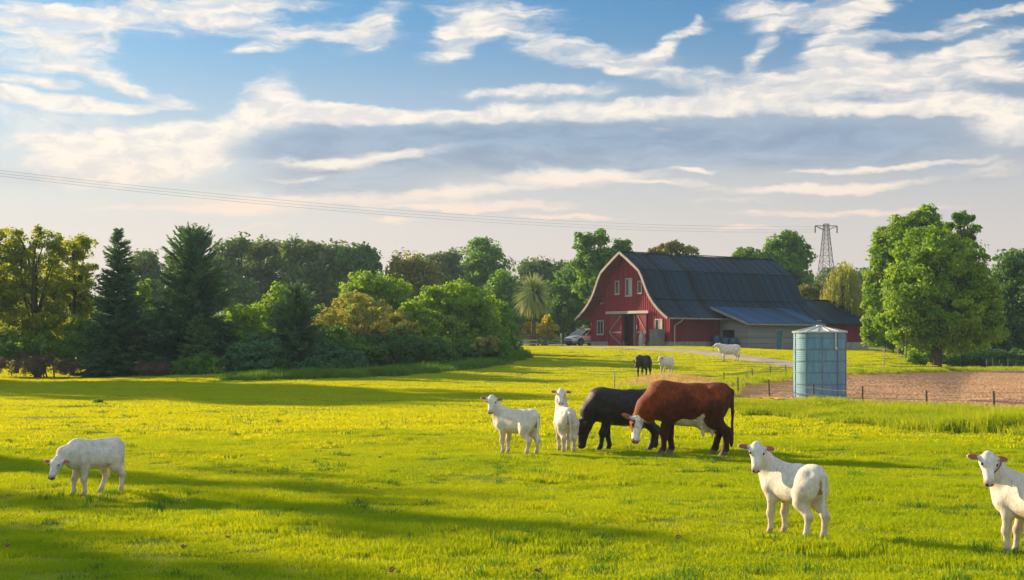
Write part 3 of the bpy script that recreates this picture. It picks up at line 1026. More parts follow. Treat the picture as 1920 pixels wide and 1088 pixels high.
T('bush', 'tall sunlit yellow green bush left of the short blue green spruce', 455, 86, [(450, 590, 28, 24), (475, 610, 34, 30), (440, 630, 36, 34), (490, 650, 40, 40)], 9000, .2, .36, 'bright', 131, trunk_r=.06, trunks=3, group=G1, cat='bush')
T('bush', 'green bush behind the short blue green spruce, reaching to the tan shrub', 600, 94, [(590, 598, 30, 26), (612, 625, 40, 36), (570, 630, 34, 34), (630, 610, 26, 26)], 9000, .21, .38, 'bright', 136, trunk_r=.06, trunks=3, group=G1, cat='bush')
T('tan_shrub', 'smaller olive tan shrub at the right side of the tall tan one', 748, 87, [(742, 605, 26, 24), (765, 625, 24, 24), (735, 635, 30, 26)], 4500, .2, .32, 'olive', 137, trunk_r=.06, trunks=4, dead=14, group=G1, cat='shrub', bark=M_twig, aspect=.4)
T('bush', 'green bush between the far left trees and the slender pointed spruce', 175, 84, [(165, 640, 34, 34), (185, 665, 30, 26), (150, 620, 26, 26)], 7000, .2, .36, 'mid', 138, trunk_r=.06, trunks=3, group=G1, cat='bush')
T('bush', 'green bush filling the space under the left side of the tan shrub', 640, 84, [(625, 640, 36, 30), (660, 655, 44, 30), (600, 655, 26, 30)], 9000, .19, .35, 'mid', 132, trunk_r=.06, trunks=3, group=G1, cat='bush')
T('bush', 'sunlit green bush rising between the tan shrub and the big bright bush', 775, 90, [(770, 590, 26, 26), (785, 615, 34, 34), (765, 640, 40, 34)], 9000, .2, .36, 'bright', 133, trunk_r=.06, trunks=3, group=G1, cat='bush')
T('bush', 'green bush stepping down at the right shoulder of the big bright bush', 935, 95, [(935, 590, 26, 26), (945, 620, 26, 34), (930, 640, 34, 34)], 9000, .2, .36, 'mid', 134, trunk_r=.06, trunks=3, group=G1, cat='bush')
T('leafy_tree', 'olive green leafy tree filling in behind the far left tree', 30, 94, [(20, 500, 50, 46), (80, 530, 50, 50), (130, 550, 44, 50), (40, 590, 70, 50), (120, 610, 60, 44)], 12000, .23, .45, 'spring', 135, trunk_r=.15, group=G1, fill=.45)

# --- the wood behind (130-190 m)
G2 = 'trees of the wood behind the field'
def FT(label, px, d, blobs, n, seed, mat='far', leaf=.42, clump=1.0, tr=.3, **kw):
    return T('wood_tree', label, px, d, blobs, n, leaf, clump, mat, seed, trunk_r=tr, group=G2, limbs=12, **kw)
FT('pale hazy tree showing between the two tall spruces', 268, 150, [(268, 490, 30, 22), (255, 530, 40, 40), (290, 540, 36, 44), (270, 590, 50, 50)], 9000, 201)
FT('rounded wood tree just right of the broad spruce', 425, 150, [(430, 475, 26, 22), (455, 462, 18, 14), (410, 510, 34, 36), (440, 550, 46, 50)], 10000, 202)
FT('tall wood tree with two rounded tops, left of the open branched one', 490, 155, [(480, 470, 36, 22), (510, 480, 34, 26), (470, 520, 50, 40), (510, 570, 56, 50)], 12000, 203)
T('wood_tree', 'spreading wood tree with an open crown and bare limbs showing', 588, 152, [(560, 465, 44, 15), (610, 474, 44, 16), (642, 495, 30, 18), (530, 488, 32, 18), (590, 508, 60, 22), (560, 530, 50, 24), (625, 525, 40, 22)], 12500, .42, 1.0, 'far', 204, trunk_r=.35, group=G2, limbs=40)
FT('dark wood tree right of the open crowned tree', 672, 150, [(650, 480, 22, 18), (682, 478, 24, 18), (690, 500, 22, 22), (665, 520, 40, 34)], 8000, 205, 'dark')
FT('low dark wood tree under the open crowned tree', 580, 160, [(560, 560, 60, 40), (620, 550, 60, 40), (520, 575, 50, 40), (590, 530, 40, 24)], 12000, 206, 'dark')
FT('low dark wood tree behind the bright green tree', 660, 165, [(660, 570, 60, 50), (700, 560, 50, 44)], 9000, 207, 'dark')
FT('olive wood tree left of the dome shaped tree', 770, 150, [(765, 500, 34, 26), (745, 515, 26, 24), (790, 520, 40, 34), (770, 550, 50, 40)], 10000, 208, 'olive')
FT('wood tree with loose feathery top left of the dome shaped tree', 825, 172, [(830, 490, 28, 18), (810, 505, 34, 26), (850, 482, 12, 8), (835, 530, 36, 40)], 8000, 209)
FT('tall dome shaped dark tree in the middle of the wood', 908, 176, [(905, 478, 34, 30), (890, 510, 34, 34), (925, 505, 34, 36), (905, 545, 50, 40), (900, 455, 18, 8)], 15000, 210, 'mid')
FT('pale green wood tree to the left of the palm', 950, 140, [(945, 545, 26, 34), (930, 560, 24, 34), (960, 590, 26, 36)], 7000, 211, 'mid')
FT('low wide wood tree behind the palm', 1020, 165, [(1018, 494, 28, 8), (1000, 510, 34, 22), (1045, 515, 40, 24), (1020, 550, 60, 40)], 9000, 212)
T('poplar_tree', 'tall tree with feathery uneven top rising behind the left end of the barn roof', 1118, 150,
  [(1092, 452, 22, 16), (1125, 448, 20, 18), (1165, 460, 16, 16), (1100, 480, 24, 20), (1140, 485, 34, 22), (1175, 475, 14, 12), (1085, 490, 16, 14), (1120, 530, 50, 40)], 10000, .4, .7, 'mid', 213, trunk_r=.3, group=G2, limbs=24, fill=.6)
T('dark_tree', 'dense dark green tree hard by the left side of the barn', 1076, 155,
  [(1075, 520, 34, 24), (1050, 550, 28, 30), (1095, 550, 40, 40), (1070, 580, 48, 36), (1040, 585, 20, 28), (1100, 590, 36, 26)], 20000, .34, .6, 'mid', 214, trunk_r=.3, limbs=16, cat='tree')
T('olive_tree', 'sparse olive tree whose thin crown shows above the barn ridge', 1258, 165, [(1240, 468, 20, 12), (1275, 465, 22, 14), (1258, 460, 18, 10), (1295, 472, 12, 8), (1225, 475, 12, 8)], 1700, .45, .6, 'olive', 215, trunk_r=.22, limbs=50, fill=.7)
T('round_tree', 'large rounded green tree behind the right end of the barn roof', 1470, 165,
  [(1470, 455, 30, 22), (1450, 475, 28, 22), (1495, 480, 26, 28), (1470, 500, 44, 30), (1480, 530, 46, 30)], 12000, .42, .8, 'mid', 216, trunk_r=.35, limbs=20)
T('round_tree', 'small low tree top just left of the large rounded tree behind the barn', 1400, 165, [(1400, 474, 18, 10), (1385, 482, 14, 8), (1420, 485, 20, 12)], 3000, .4, .6, 'mid', 217, trunk_r=.2)
T('yellow_bush', 'yellow green bush at the foot of the lattice pylon', 1522, 160, [(1520, 545, 24, 22), (1500, 560, 18, 18), (1545, 560, 22, 22), (1520, 580, 40, 24)], 7000, .36, .6, 'olive', 218, trunk_r=.15, trunks=2, cat='bush')
FT('hazy tree seen through the legs of the lattice pylon', 1570, 230, [(1565, 520, 40, 26), (1600, 525, 40, 30), (1580, 560, 60, 40), (1520, 575, 60, 30)], 8000, 219, leaf=.6, clump=1.4)

# --- right hand side
T('tall_maple', 'tall bright green tree with a feathery crown, rising behind the broad one at right', 1690, 116,
  [(1735, 405, 30, 20), (1700, 425, 34, 24), (1670, 450, 36, 28), (1650, 500, 30, 44), (1640, 560, 24, 44), (1635, 610, 20, 36), (1690, 480, 44, 40), (1745, 440, 34, 30)],
  22000, .3, .55, 'bright', 301, trunk_r=.32, limbs=30, fill=.5)
T('broad_maple', 'broad rounded green tree standing at the edge of the ploughed field', 1755, 100,
  [(1740, 470, 60, 44), (1790, 500, 64, 50), (1720, 540, 60, 60), (1830, 555, 44, 60), (1770, 580, 80, 60), (1690, 590, 36, 50), (1845, 610, 36, 40), (1720, 625, 46, 36), (1800, 630, 60, 34)],
  46000, .28, .6, 'bright', 302, trunk_r=.42, limbs=24, fill=.36)
T('sparse_tree', 'sparse tree top of spiky green sprays sticking out above the broad rounded tree', 1800, 112,
  [(1800, 415, 16, 14), (1820, 410, 12, 8), (1830, 430, 12, 7), (1780, 425, 10, 16), (1805, 445, 22, 14), (1815, 470, 20, 20)], 3200, .32, .34, 'mid', 303, trunk_r=.2, limbs=40, fill=.7)
T('dark_tree', 'dark green tree at the right edge of the photo behind the broad tree', 1900, 125,
  [(1900, 500, 40, 30), (1925, 490, 36, 26), (1890, 540, 40, 40), (1920, 560, 50, 50), (1880, 610, 40, 50), (1930, 630, 50, 50), (1850, 640, 40, 40), (1870, 670, 60, 24)], 20000, .36, .7, 'dark', 304, trunk_r=.3)
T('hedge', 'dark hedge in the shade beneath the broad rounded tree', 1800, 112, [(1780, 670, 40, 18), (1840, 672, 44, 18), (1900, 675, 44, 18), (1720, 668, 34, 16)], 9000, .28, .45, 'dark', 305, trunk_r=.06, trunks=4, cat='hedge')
T('shrub', 'small yellow green shrub by the thin pole under the broad tree', 1722, 97, [(1718, 672, 18, 12), (1735, 675, 12, 10), (1705, 680, 12, 8)], 2200, .18, .25, 'bright', 306, trunk_r=.05, trunks=3, cat='shrub')
for k, (px, lab) in enumerate([(1668, 'low bush at the left foot of the tall bright tree')]):
    T('bush', lab, px, 122, [(px, 630, 26, 24), (px + 10, 600, 20, 26)], 4500, .3, .45, 'bright', 307 + k, trunk_r=.06, trunks=3, cat='bush')


def willow(label, px, d, top, seed):
    r = np.random.default_rng(seed)
    base = at(px, d)
    root = empty('willow_tree', base)
    tag(root, label, 'tree')
    mb = MB()
    k = d / F
    Hh = CZ - (top - HY) * k - base.z
    Rw = 46 * k
    mb.tube([(0, 0, -.2), (0, 0, Hh * .4), (.2, 0, Hh * .8)], [.35, .26, .08], 8)
    P = []; Nn = []; TI = []
    for s in range(330):
        a = r.uniform(0, 2 * math.pi); q = math.sqrt(r.random())
        x0, y0 = math.cos(a) * q * Rw, math.sin(a) * q * Rw
        z0 = Hh * (1 - .42 * q * q) - r.uniform(0, .9)
        L = r.uniform(.25, .62) * Hh
        n = int(L / .13)
        t = np.linspace(0, 1, n)
        P.append(np.stack([x0 * (1 + .12 * t) + r.normal(0, .05, n), y0 * (1 + .12 * t) + r.normal(0, .05, n), z0 - L * t], 1))
        Nn.append(np.stack([np.full(n, math.cos(a)), np.full(n, math.sin(a)), np.full(n, .1)], 1) + r.normal(0, .5, (n, 3)))
        TI.append(np.clip(r.uniform(.1, .9) + r.normal(0, .12, n), 0, 1))
        if s % 6 == 0:
            limb(mb, (0, 0, Hh * .45), (x0, y0, z0), .07, .02, r, n=4, sides=5)
    P = np.concatenate(P); Nn = np.concatenate(Nn); TI = np.concatenate(TI)
    ok = P[:, 2] > .3
    P, Nn, TI = P[ok], Nn[ok], TI[ok]
    Nn /= np.linalg.norm(Nn, axis=1, keepdims=True)
    a = np.tile(np.array([0, 0, -1.0]), (len(P), 1)) + r.normal(0, .25, P.shape)
    a /= np.linalg.norm(a, axis=1, keepdims=True)
    b = np.cross(Nn, a)
    s = r.uniform(.3, .55, len(P))[:, None]
    V = np.stack([P - a * s * .5, P + b * s * .14, P + a * s * .5, P - b * s * .14], 1)
    np_mesh('crown', V.reshape(-1, 3), np.arange(len(P))[:, None] * 4 + np.arange(4)[None], M_l['yellow_willow'], root, attrs={'tint': ('FLOAT', np.repeat(TI, 4))})
    mb.build('trunk', M_bark, root, smooth=True)


M_l['yellow_willow'] = leaf_mat('leaf_willow', (.24, .28, .04), (.46, .44, .06), .5)
willow('yellow green weeping willow between the barn annex and the tall bright tree', 1582, 150, 488, 77)


def palm():
    r = np.random.default_rng(33)
    d = 131.0
    base = at(1000, d)
    k = d / F
    root = empty('palm_tree', base)
    tag(root, 'ball shaped pale green palm with a single dark trunk, left of the barn', 'palm')
    cz = CZ - (548 - HY) * k - base.z
    mb = MB()
    mb.tube([(0, 0, -.1), (.02, 0, cz * .5), (0, 0, cz)], [.24, .19, .17], 10)
    mb.build('trunk', M_bark, root, smooth=True)
    Vs = []; Fs = []; TI = []
    R0 = 45 * k
    nf = 620; ns = 5
    for i in range(nf):
        a = r.uniform(0, 2 * math.pi)
        e = math.asin(r.uniform(-.85, 1))
        dv = np.array([math.cos(a) * math.cos(e), math.sin(a) * math.cos(e), math.sin(e)])
        L = R0 * r.uniform(.85, 1.12)
        sd = np.cross(dv, [0, 0, 1.0]) + r.normal(0, .15, 3); sd /= np.linalg.norm(sd)
        t = np.linspace(.06, 1, ns)
        droop = .55 * L * (t ** 2.4) * (1 - .35 * abs(e)) if e > -.3 else .35 * L * t ** 2
        c = np.outer(t, dv * L); c[:, 2] -= droop * .55; c[:, 2] += cz
        w = .055 * np.array([.7, 1, .9, .6, .08])
        i0 = len(Vs)
        for q in range(ns):
            Vs.append(c[q] - sd * w[q]); Vs.append(c[q] + sd * w[q])
        for q in range(ns - 1):
            Fs.append((i0 + 2 * q, i0 + 2 * q + 1, i0 + 2 * q + 3, i0 + 2 * q + 2))
        TI += [min(1, max(0, r.normal(.5, .25)))] * (2 * ns)
    np_mesh('crown', np.array(Vs), np.array(Fs), M_l['palm'], root, attrs={'tint': ('FLOAT', np.array(TI))})
    # skirt of dead fronds hanging under the ball
    Vs = []; Fs = []; TI = []
    for i in range(150):
        a = r.uniform(0, 2 * math.pi)
        q = r.uniform(.15, .6) * R0
        p0 = np.array([math.cos(a) * .15, math.sin(a) * .15, cz - .1]); p1 = np.array([math.cos(a) * q, math.sin(a) * q, cz - R0 * r.uniform(.75, 1.15)])
        sd = np.array([-math.sin(a), math.cos(a), 0]) * .05
        i0 = len(Vs)
        m = (p0 + p1) / 2 + np.array([math.cos(a), math.sin(a), 0]) * q * .35
        Vs += [p0 - sd, p0 + sd, m - sd, m + sd, p1 - sd * .2, p1 + sd * .2]
        Fs += [(i0, i0 + 1, i0 + 3, i0 + 2), (i0 + 2, i0 + 3, i0 + 5, i0 + 4)]
        TI += [r.uniform(0, 1)] * 6
    np_mesh('dead_fronds', np.array(Vs), np.array(Fs), M_l['tan'], root, attrs={'tint': ('FLOAT', np.array(TI))})


palm()
T('yellow_tree', 'small golden yellow tree with a pale trunk, between the palm and the white car', 1027, 134,
  [(1025, 612, 14, 12), (1035, 620, 14, 12), (1015, 622, 12, 12), (1022, 597, 8, 12), (1030, 630, 12, 8)], 3000, .24, .3, 'yellow', 341, trunk_r=.09, bark=M_gravel)
T('yellow_bush', 'golden bush behind the palm trunk', 992, 139, [(985, 620, 12, 18), (1003, 622, 10, 18)], 2500, .26, .3, 'yellow', 342, trunk_r=.05, trunks=2, cat='bush')
T('dark_tree', 'shadowy dark tree behind the palm trunk', 975, 158, [(970, 590, 34, 44), (1000, 600, 44, 40), (960, 625, 30, 26), (1040, 610, 40, 34)], 11000, .34, .6, 'dark', 343, trunk_r=.2, group=G2)

# the mass of wood that closes the view behind everything
def far_wood():
    r = np.random.default_rng(55)
    P = []; Nn = []; TI = []
    for k in range(420):
        a = r.uniform(-.46, .46)
        d = r.uniform(215, 300)
        x = d * math.tan(a)
        h = r.uniform(6, 10.5)
        n = 130
        dd = r.normal(0, 1, (n, 3)); dd /= np.linalg.norm(dd, axis=1, keepdims=True)
        rr = r.uniform(3, 5)
        P.append(np.array([x, d, h * .5]) + dd * np.array([rr, rr, h * .5]) * (r.random(n) ** .35)[:, None])
        Nn.append(dd + r.normal(0, .5, (n, 3)))
        TI.append(np.clip(r.uniform(.2, .8) + r.normal(0, .2, n), 0, 1))
    P = np.concatenate(P); V, Fc = leaf_cards(P, np.concatenate(Nn), 1.1, r)
    o = np_mesh('far_wood', V, Fc, M_l['far'], attrs={'tint': ('FLOAT', np.repeat(np.concatenate(TI), 4))})
    tag(o, 'distant hazy wood closing the view behind the trees', 'wood', kind='stuff')


far_wood()

# trees that stand outside the picture on the left and shade the field in front
G3 = 'trees standing beyond the left side of the pasture'
SHADE = [(-26, 36.5, 12, 3.0), (-31, 35, 12.5, 3.0), (-23, 27.5, 9, 2.2), (-27, 31.5, 11, 2.8),
         (-31.5, 72, 11, 3.4), (-34, 75, 13.5, 4.0), (-36, 78, 15.5, 4.0), (-37, 82, 17.5, 4.2), (-41.5, 81, 16.5, 4.2), (-40, 85, 17, 4.2), (-46, 83, 17, 4.2), (-43, 77, 17, 4.2), (-47, 79, 18, 4.5)]


def shade_trees():
    for k, (x, y, h, w) in enumerate(SHADE):
        z = gh(x, y)
        bl = [((x, y, z + h * .68), w, w, h * .30), ((x + w * .5, y, z + h * .5), w * .8, w * .8, h * .22), ((x - w * .5, y + w * .3, z + h * .45), w * .8, w * .8, h * .24), ((x, y - w * .3, z + h * .85), w * .55, w * .55, h * .14)]
        tree('shade_tree', 'leafy tree beyond the left side of the pasture, throwing its shade over the grass', (x, y, z), bl, (1700 if y < 50 else 7000), .4, .7, M_l['mid'], 400 + k, trunk_r=.25, group=G3)


shade_trees()

# ================================================================== BARN
def board_mat(name, col, width, var=.25, axis=0, rough=.75, worn=.0):
    """painted boards: tone drifts from board to board, streaks run along them"""
    m, t, b = new_mat(name)
    tc = t.n('ShaderNodeTexCoord').outputs['Object']
    sep = t.n('ShaderNodeSeparateXYZ')
    t.put(sep.inputs[0], tc)
    idx = t.math('FLOOR', t.math('DIVIDE', sep.outputs[axis], width))
    wn = t.n('ShaderNodeTexWhiteNoise', noise_dimensions='1D')
    t.put(wn.inputs['W'], idx)
    st = (1.2, 1.2, .15) if axis != 2 else (.2, .2, 3.0)
    n = t.noise(t.mapping(tc, scale=st), 6, 6, .65).outputs[0]
    f = t.math('ADD', t.math('MULTIPLY', wn.outputs['Value'], .5), t.math('MULTIPLY', n, .5))
    c = t.mix(f, tuple(x * (1 - var) for x in col), tuple(x * (1 + var) for x in col))
    if worn:
        n2 = t.noise(t.mapping(tc, scale=st), 14, 6, .7).outputs[0]
        c = t.mix(t.rng(n2, .6, .8, 0, worn), c, (.30, .26, .22))
    t.put(b.inputs['Base Color'], c)
    b.inputs['Roughness'].default_value = rough
    b.inputs['Specular IOR Level'].default_value = .3
    return m


def roof_mat(name, col, rib=.35, rough=.42):
    m, t, b = new_mat(name)
    tc = t.n('ShaderNodeTexCoord').outputs['Object']
    sep = t.n('ShaderNodeSeparateXYZ')
    t.put(sep.inputs[0], tc)
    idx = t.math('FLOOR', t.math('DIVIDE', sep.outputs[0], 1.15))
    wn = t.n('ShaderNodeTexWhiteNoise', noise_dimensions='1D')
    t.put(wn.inputs['W'], idx)
    n = t.noise(t.mapping(tc, scale=(2.2, .35, .35)), 2.5, 6, .65).outputs[0]
    f = t.math('ADD', t.math('MULTIPLY', wn.outputs['Value'], .45), t.math('MULTIPLY', n, .75))
    c = t.mix(t.rng(f, .3, 1.0), tuple(x * .5 for x in col), tuple(x * 2.6 for x in col))
    t.put(b.inputs['Base Color'], c)
    t.put(b.inputs['Roughness'], t.rng(n, .2, .8, rough - .1, rough + .14))
    b.inputs['Metallic'].default_value = .1
    b.inputs['Specular IOR Level'].default_value = .22
    wv = t.math('SINE', t.math('MULTIPLY', sep.outputs[0], 2 * math.pi / rib))
    bp = t.n('ShaderNodeBump')
    bp.inputs['Strength'].default_value = .5
    bp.inputs['Distance'].default_value = .03
    t.put(bp.inputs['Height'], t.math('POWER', t.math('ABSOLUTE', wv), 6))
    t.put(b.inputs['Normal'], bp.outputs[0])
    return m


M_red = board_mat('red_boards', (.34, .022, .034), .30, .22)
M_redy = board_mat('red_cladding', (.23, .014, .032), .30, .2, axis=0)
M_grey_wood = board_mat('grey_weatherboard', (.30, .28, .26), .18, .35, axis=2, rough=.85)
M_roof = roof_mat('roof_dark_sheet', (.002, .014, .031), rough=.55)
M_roof_b = roof_mat('roof_blue_sheet', (.008, .052, .12), .3)
M_white = pmat('white_paint', (.50, .47, .45), .5, var=.08, scale=2)
M_trim = pmat('pale_trim', (.38, .30, .27), .6, var=.2, scale=2)
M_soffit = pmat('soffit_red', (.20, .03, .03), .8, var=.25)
M_plinth = pmat('plinth_block', (.36, .33, .30), .9, var=.25, scale=3, bump=.5)
M_dark = pmat('dark_interior', (.012, .011, .010), .95, var=.3)
M_floor = pmat('barn_floor', (.20, .17, .14), .95, var=.25)
M_door = board_mat('sliding_door_boards', (.32, .024, .036), .22, .2)
M_teal = pmat('teal_paint', (.04, .20, .27), .5, var=.2, scale=2)
M_glass, _t, _b = new_mat('window_glass')
_b.inputs['Base Color'].default_value = (.03, .04, .05, 1)
_b.inputs['Roughness'].default_value = .06
_b.inputs['Specular IOR Level'].default_value = .3
M_steel = pmat('galvanised', (.45, .45, .44), .45, .6, var=.15)
M_bin = pmat('plastic_blue', (.02, .10, .20), .45, var=.2)
M_greybox = pmat('grey_cabinet', (.20, .20, .19), .6, var=.2)

BPH = R(38)
BC = Vector((14.43, 130.0, 0))
BZ = 1.66
# barn frame: x runs along the long wall (away to the right), y across the gable (to the left and away), z up from the floor
M_B = Matrix.Translation((BC.x, BC.y, BZ)) @ Matrix.Rotation(BPH, 4, 'Z')
W = 10.86          # gable width
HW = W / 2
OV = .95           # eaves overhang
LEN = 19.6         # length of the main barn
FO = 1.25          # roof overhang before the gable
PROF = [(0, 8.78), (.14, 8.18), (.28, 7.56), (.40, 7.0), (.455, 6.45), (.51, 5.75), (.56, 5.15), (.62, 4.56), (.70, 3.98), (.79, 3.45), (.89, 2.98), (1.0, 2.55)]


def roof_z(s):
    """underside height of the main roof at gable coordinate s (0 = left... measured from the near long wall, y)"""
    q = abs(s - HW) / (HW + OV)
    return np.interp(q, [p[0] for p in PROF], [p[1] for p in PROF])


def build_barn():
    root = empty('barn', (BC.x, BC.y, BZ), BPH)
    tag(root, 'red gambrel roofed barn with open sliding doors and a grey lean-to on the mound', 'barn')
    # --- roof: the curved shell with thickness
    prof = []
    for q, z in reversed(PROF):
        prof.append((HW - q * (HW + OV), z))
    for q, z in PROF[1:]:
        prof.append((HW + q * (HW + OV), z))
    mb = MB()
    th = .13
    n = len(prof)
    nor = []
    for k in range(n):
        a = prof[max(k - 1, 0)]; b = prof[min(k + 1, n - 1)]
        d = Vector((b[0] - a[0], b[1] - a[1])).normalized()
        nor.append((-d.y, d.x))
    outer = [(p[0] + th * m[0], p[1] + th * m[1]) for p, m in zip(prof, nor)]
    x0, x1 = -FO, LEN + .5
    segs = 40
    sag = lambda x: -.05 * math.sin(math.pi * (x - x0) / (x1 - x0)) - .02 * math.sin(x * 1.3)
    for i in range(segs):
        xa = x0 + (x1 - x0) * i / segs; xb = x0 + (x1 - x0) * (i + 1) / segs
        for k in range(n - 1):
            mb.cur = 0
            mb.poly([(xa, outer[k][0], outer[k][1] + sag(xa)), (xa, outer[k + 1][0], outer[k + 1][1] + sag(xa)), (xb, outer[k + 1][0], outer[k + 1][1] + sag(xb)), (xb, outer[k][0], outer[k][1] + sag(xb))])
            mb.cur = 1
            mb.poly([(xa, prof[k][0], prof[k][1]), (xb, prof[k][0], prof[k][1]), (xb, prof[k + 1][0], prof[k + 1][1]), (xa, prof[k + 1][0], prof[k + 1][1])])
    mb.cur = 0
    for k in range(n - 1):
        for x in (x0, x1):
            mb.poly([(x, prof[k][0], prof[k][1]), (x, prof[k + 1][0], prof[k + 1][1]), (x, outer[k + 1][0], outer[k + 1][1]), (x, outer[k][0], outer[k][1])])
    for k in (0, n - 1):
        mb.poly([(x0, prof[k][0], prof[k][1]), (x1, prof[k][0], prof[k][1]), (x1, outer[k][0], outer[k][1]), (x0, outer[k][0], outer[k][1])])
    # lap line at the break, the ridge cap and a course line lower down
    for q in (.40, .66):
        z = np.interp(q, [p[0] for p in PROF], [p[1] for p in PROF])
        for sgn in (-1, 1):
            y = HW + sgn * q * (HW + OV)
            o = .17 if q == .40 else .15
            mb.bar((x0, y + sgn * o * .7, z + o * .75), (x1, y + sgn * o * .7, z + o * .75), .10, .07)
    mb.bar((x0, HW, 8.78 + .15), (x1, HW, 8.78 + .15), .35, .06)
    # standing seams, uneven
    r = random.Random(4)
    x = x0 + .6
    while x < x1 - .3:
        pts = []
        for k in range(n // 2 + 1):
            pts.append((x, outer[k][0], outer[k][1] + sag(x) + .012))
        for a, b in zip(pts[:-1], pts[1:]):
            mb.bar(a, b, .05, .05)
        x += r.choice((1.15, 1.15, 2.3))
    rf = mb.build('roof', [M_roof, M_soffit], root)
    # bargeboards
    mb = MB()
    for k in range(n - 1):
        a = Vector((-FO - .05, outer[k][0], outer[k][1] - .10)); b = Vector((-FO - .05, outer[k + 1][0], outer[k + 1][1] - .10))
        mb.bar(a, b, .07, .22, up=(0, 1, 0) if abs(b.y - a.y) < .01 else (0, 0, 1))
    mb.build('bargeboard', M_trim, rf)
    mb = MB()
    mb.tube([(-FO + .1, -OV - .09, 2.56), (LEN + .3, -OV - .09, 2.52)], .075, 8)
    mb.build('gutter', M_trim, rf)
    # purlin ends under the overhang
    for q in (.22, .60):
        for sgn in (-1, 1):
            mb = MB()
            y = HW + sgn * q * (HW + OV)
            z = np.interp(q, [p[0] for p in PROF], [p[1] for p in PROF]) - .16
            mb.box((-FO + .05, y - .07, z - .1), (.0, y + .07, z + .06))
            mb.build('purlin', M_soffit, rf)

    # --- gable wall of upright boards and battens (door opening left open)
    mb = MB()
    bw = .30
    DO = (W - 6.6, W - 4.6)          # opening in y (from the near corner)
    k = 0
    y = 0.0
    cuts = sorted(set([round(v, 3) for v in np.arange(0, W, bw)] + [W, DO[0], DO[1]]))
    for a, b in zip(cuts[:-1], cuts[1:]):
        mid = (a + b) / 2
        z0 = 3.1 if DO[0] <= mid <= DO[1] else .45
        za = min(roof_z(a), 20); zb = min(roof_z(b), 20)
        for x in (0.0, .12):
            pts = [(x, a, z0), (x, b, z0), (x, b, zb), (x, a, za)]
            mb.poly(pts if x > 0 else pts[::-1])
        if abs(a / bw - round(a / bw)) < .02 and not (DO[0] < a < DO[1]) and a > .1:
            mb.box((-.035, a - .035, z0), (-.001, a + .035, za - .02))
        elif DO[0] < a < DO[1]:
            mb.box((-.035, a - .035, 3.45), (-.001, a + .035, za - .02))
    mb.poly([(0, DO[0], .0), (.12, DO[0], .0), (.12, DO[0], 3.1), (0, DO[0], 3.1)])
    mb.poly([(0, DO[1], .0), (.12, DO[1], .0), (.12, DO[1], 3.1), (0, DO[1], 3.1)])
    mb.poly([(0, DO[0], 3.1), (.12, DO[0], 3.1), (.12, DO[1], 3.1), (0, DO[1], 3.1)])
    # corner boards
    mb.box((-.05, -.05, .45), (.12, .12, 3.0)); mb.box((-.05, W - .12, .45), (.12, W + .05, 3.0))
    mb.build('gable_wall', board_mat('red_gable_boards', (.32, .016, .040), .34, .25, axis=1, worn=.35), root)
    # --- long walls and far gable
    mb = MB()
    mb.box((.125, 0.0, .45), (LEN, .12, 3.05))
    mb.box((.125, W - .12, .45), (LEN, W, 3.05))
    x = .5
    while x < LEN:
        mb.box((x - .03, -.03, .45), (x + .03, -.002, 3.0)); x += .3
    far = [(LEN, yy, roof_z(yy) - .01) for yy in np.linspace(0.13, W - .13, 40)]
    mb.poly([(LEN, .13, .45)] + [(LEN, W - .13, .45)] + far[::-1])
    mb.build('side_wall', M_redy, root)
    mb = MB()
    for a, b in ((0, DO[0]), (DO[1], W)):
        mb.box((-.06, a - .02, -.5), (.16, b + .02, .45))
    mb.box((.17, -.06, -1.0), (LEN, .14, .447)); mb.box((.17, W - .14, -1), (LEN, W + .06, .447))
    mb.build('plinth', M_plinth, root)
    mb = MB()
    mb.box((.17, .15, -.3), (LEN - .05, W - .15, .03))
    mb.build('floor', M_floor, root)
    # inside: posts, a red partition, a near-black panel for the dark interior
    for lo, hi in (((1.2, DO[1] - .65, .03), (1.35, DO[1] - .42, 3.4)), ((.4, DO[1] - 1.12, .03), (.55, DO[1] - .98, 3.3))):
        mb = MB(); mb.box(lo, hi); mb.build('inner_post', M_trim, root)
    mb = MB()
    mb.box((1.4, DO[1] - 1.0, .03), (1.5, DO[1] + .8, 3.3))
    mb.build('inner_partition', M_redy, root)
    mb = MB()
    mb.box((6.0, 2.0, .03), (6.1, W - 2.0, 4.9))
    mb.build('inner_dark_panel', M_dark, root)

    # --- sliding doors with their braces
    def sdoor(a, b, z0, z1, flip, lab):
        d = MB()
        d.box((-.16, a, z0), (-.10, b, z1))
        o = d.build('sliding_door', M_door, root)
        o['label'] = lab
        f = MB()
        w = .11
        xo = -.18
        zc = z0 + (z1 - z0) * .42
        fr = MB()
        for yy in (a + w / 2, b - w / 2):
            fr.bar((xo, yy, z0), (xo, yy, z1), .04, w)
        for zz in (z0 + w / 2, z1 - w / 2):
            fr.bar((xo - .003, a + w, zz), (xo - .003, b - w, zz), .04, w)
        fr.build('door_frame', board_mat('door_frame_red', (.30, .03, .045), .3, .2), o)
        yh = b - w if flip else a + w
        yo = a + w if flip else b - w
        f.bar((xo - .008, a + w, zc), (xo - .008, b - w, zc), .035, .10)
        f.bar((xo - .012, yh, zc + .05), (xo - .012, yo, z1 - w), .03, .085)
        f.bar((xo - .012, yh, zc - .05), (xo - .012, yo, z0 + w), .03, .085)
        f.build('door_brace', M_trim, o)
        hd = MB(); hd.bar((xo - .05, yo, zc + .3), (xo - .05, yo, zc + .65), .03, .03)
        hd.build('handle', M_steel, o)
        return o
    sdoor(W - 4.62, W - 2.66, .06, 3.08, True, 'left sliding barn door, its braces pointing to the left')
    sdoor(W - 8.0, W - 6.58, .06, 3.08, False, 'narrower right sliding barn door in the sun')
    mb = MB()
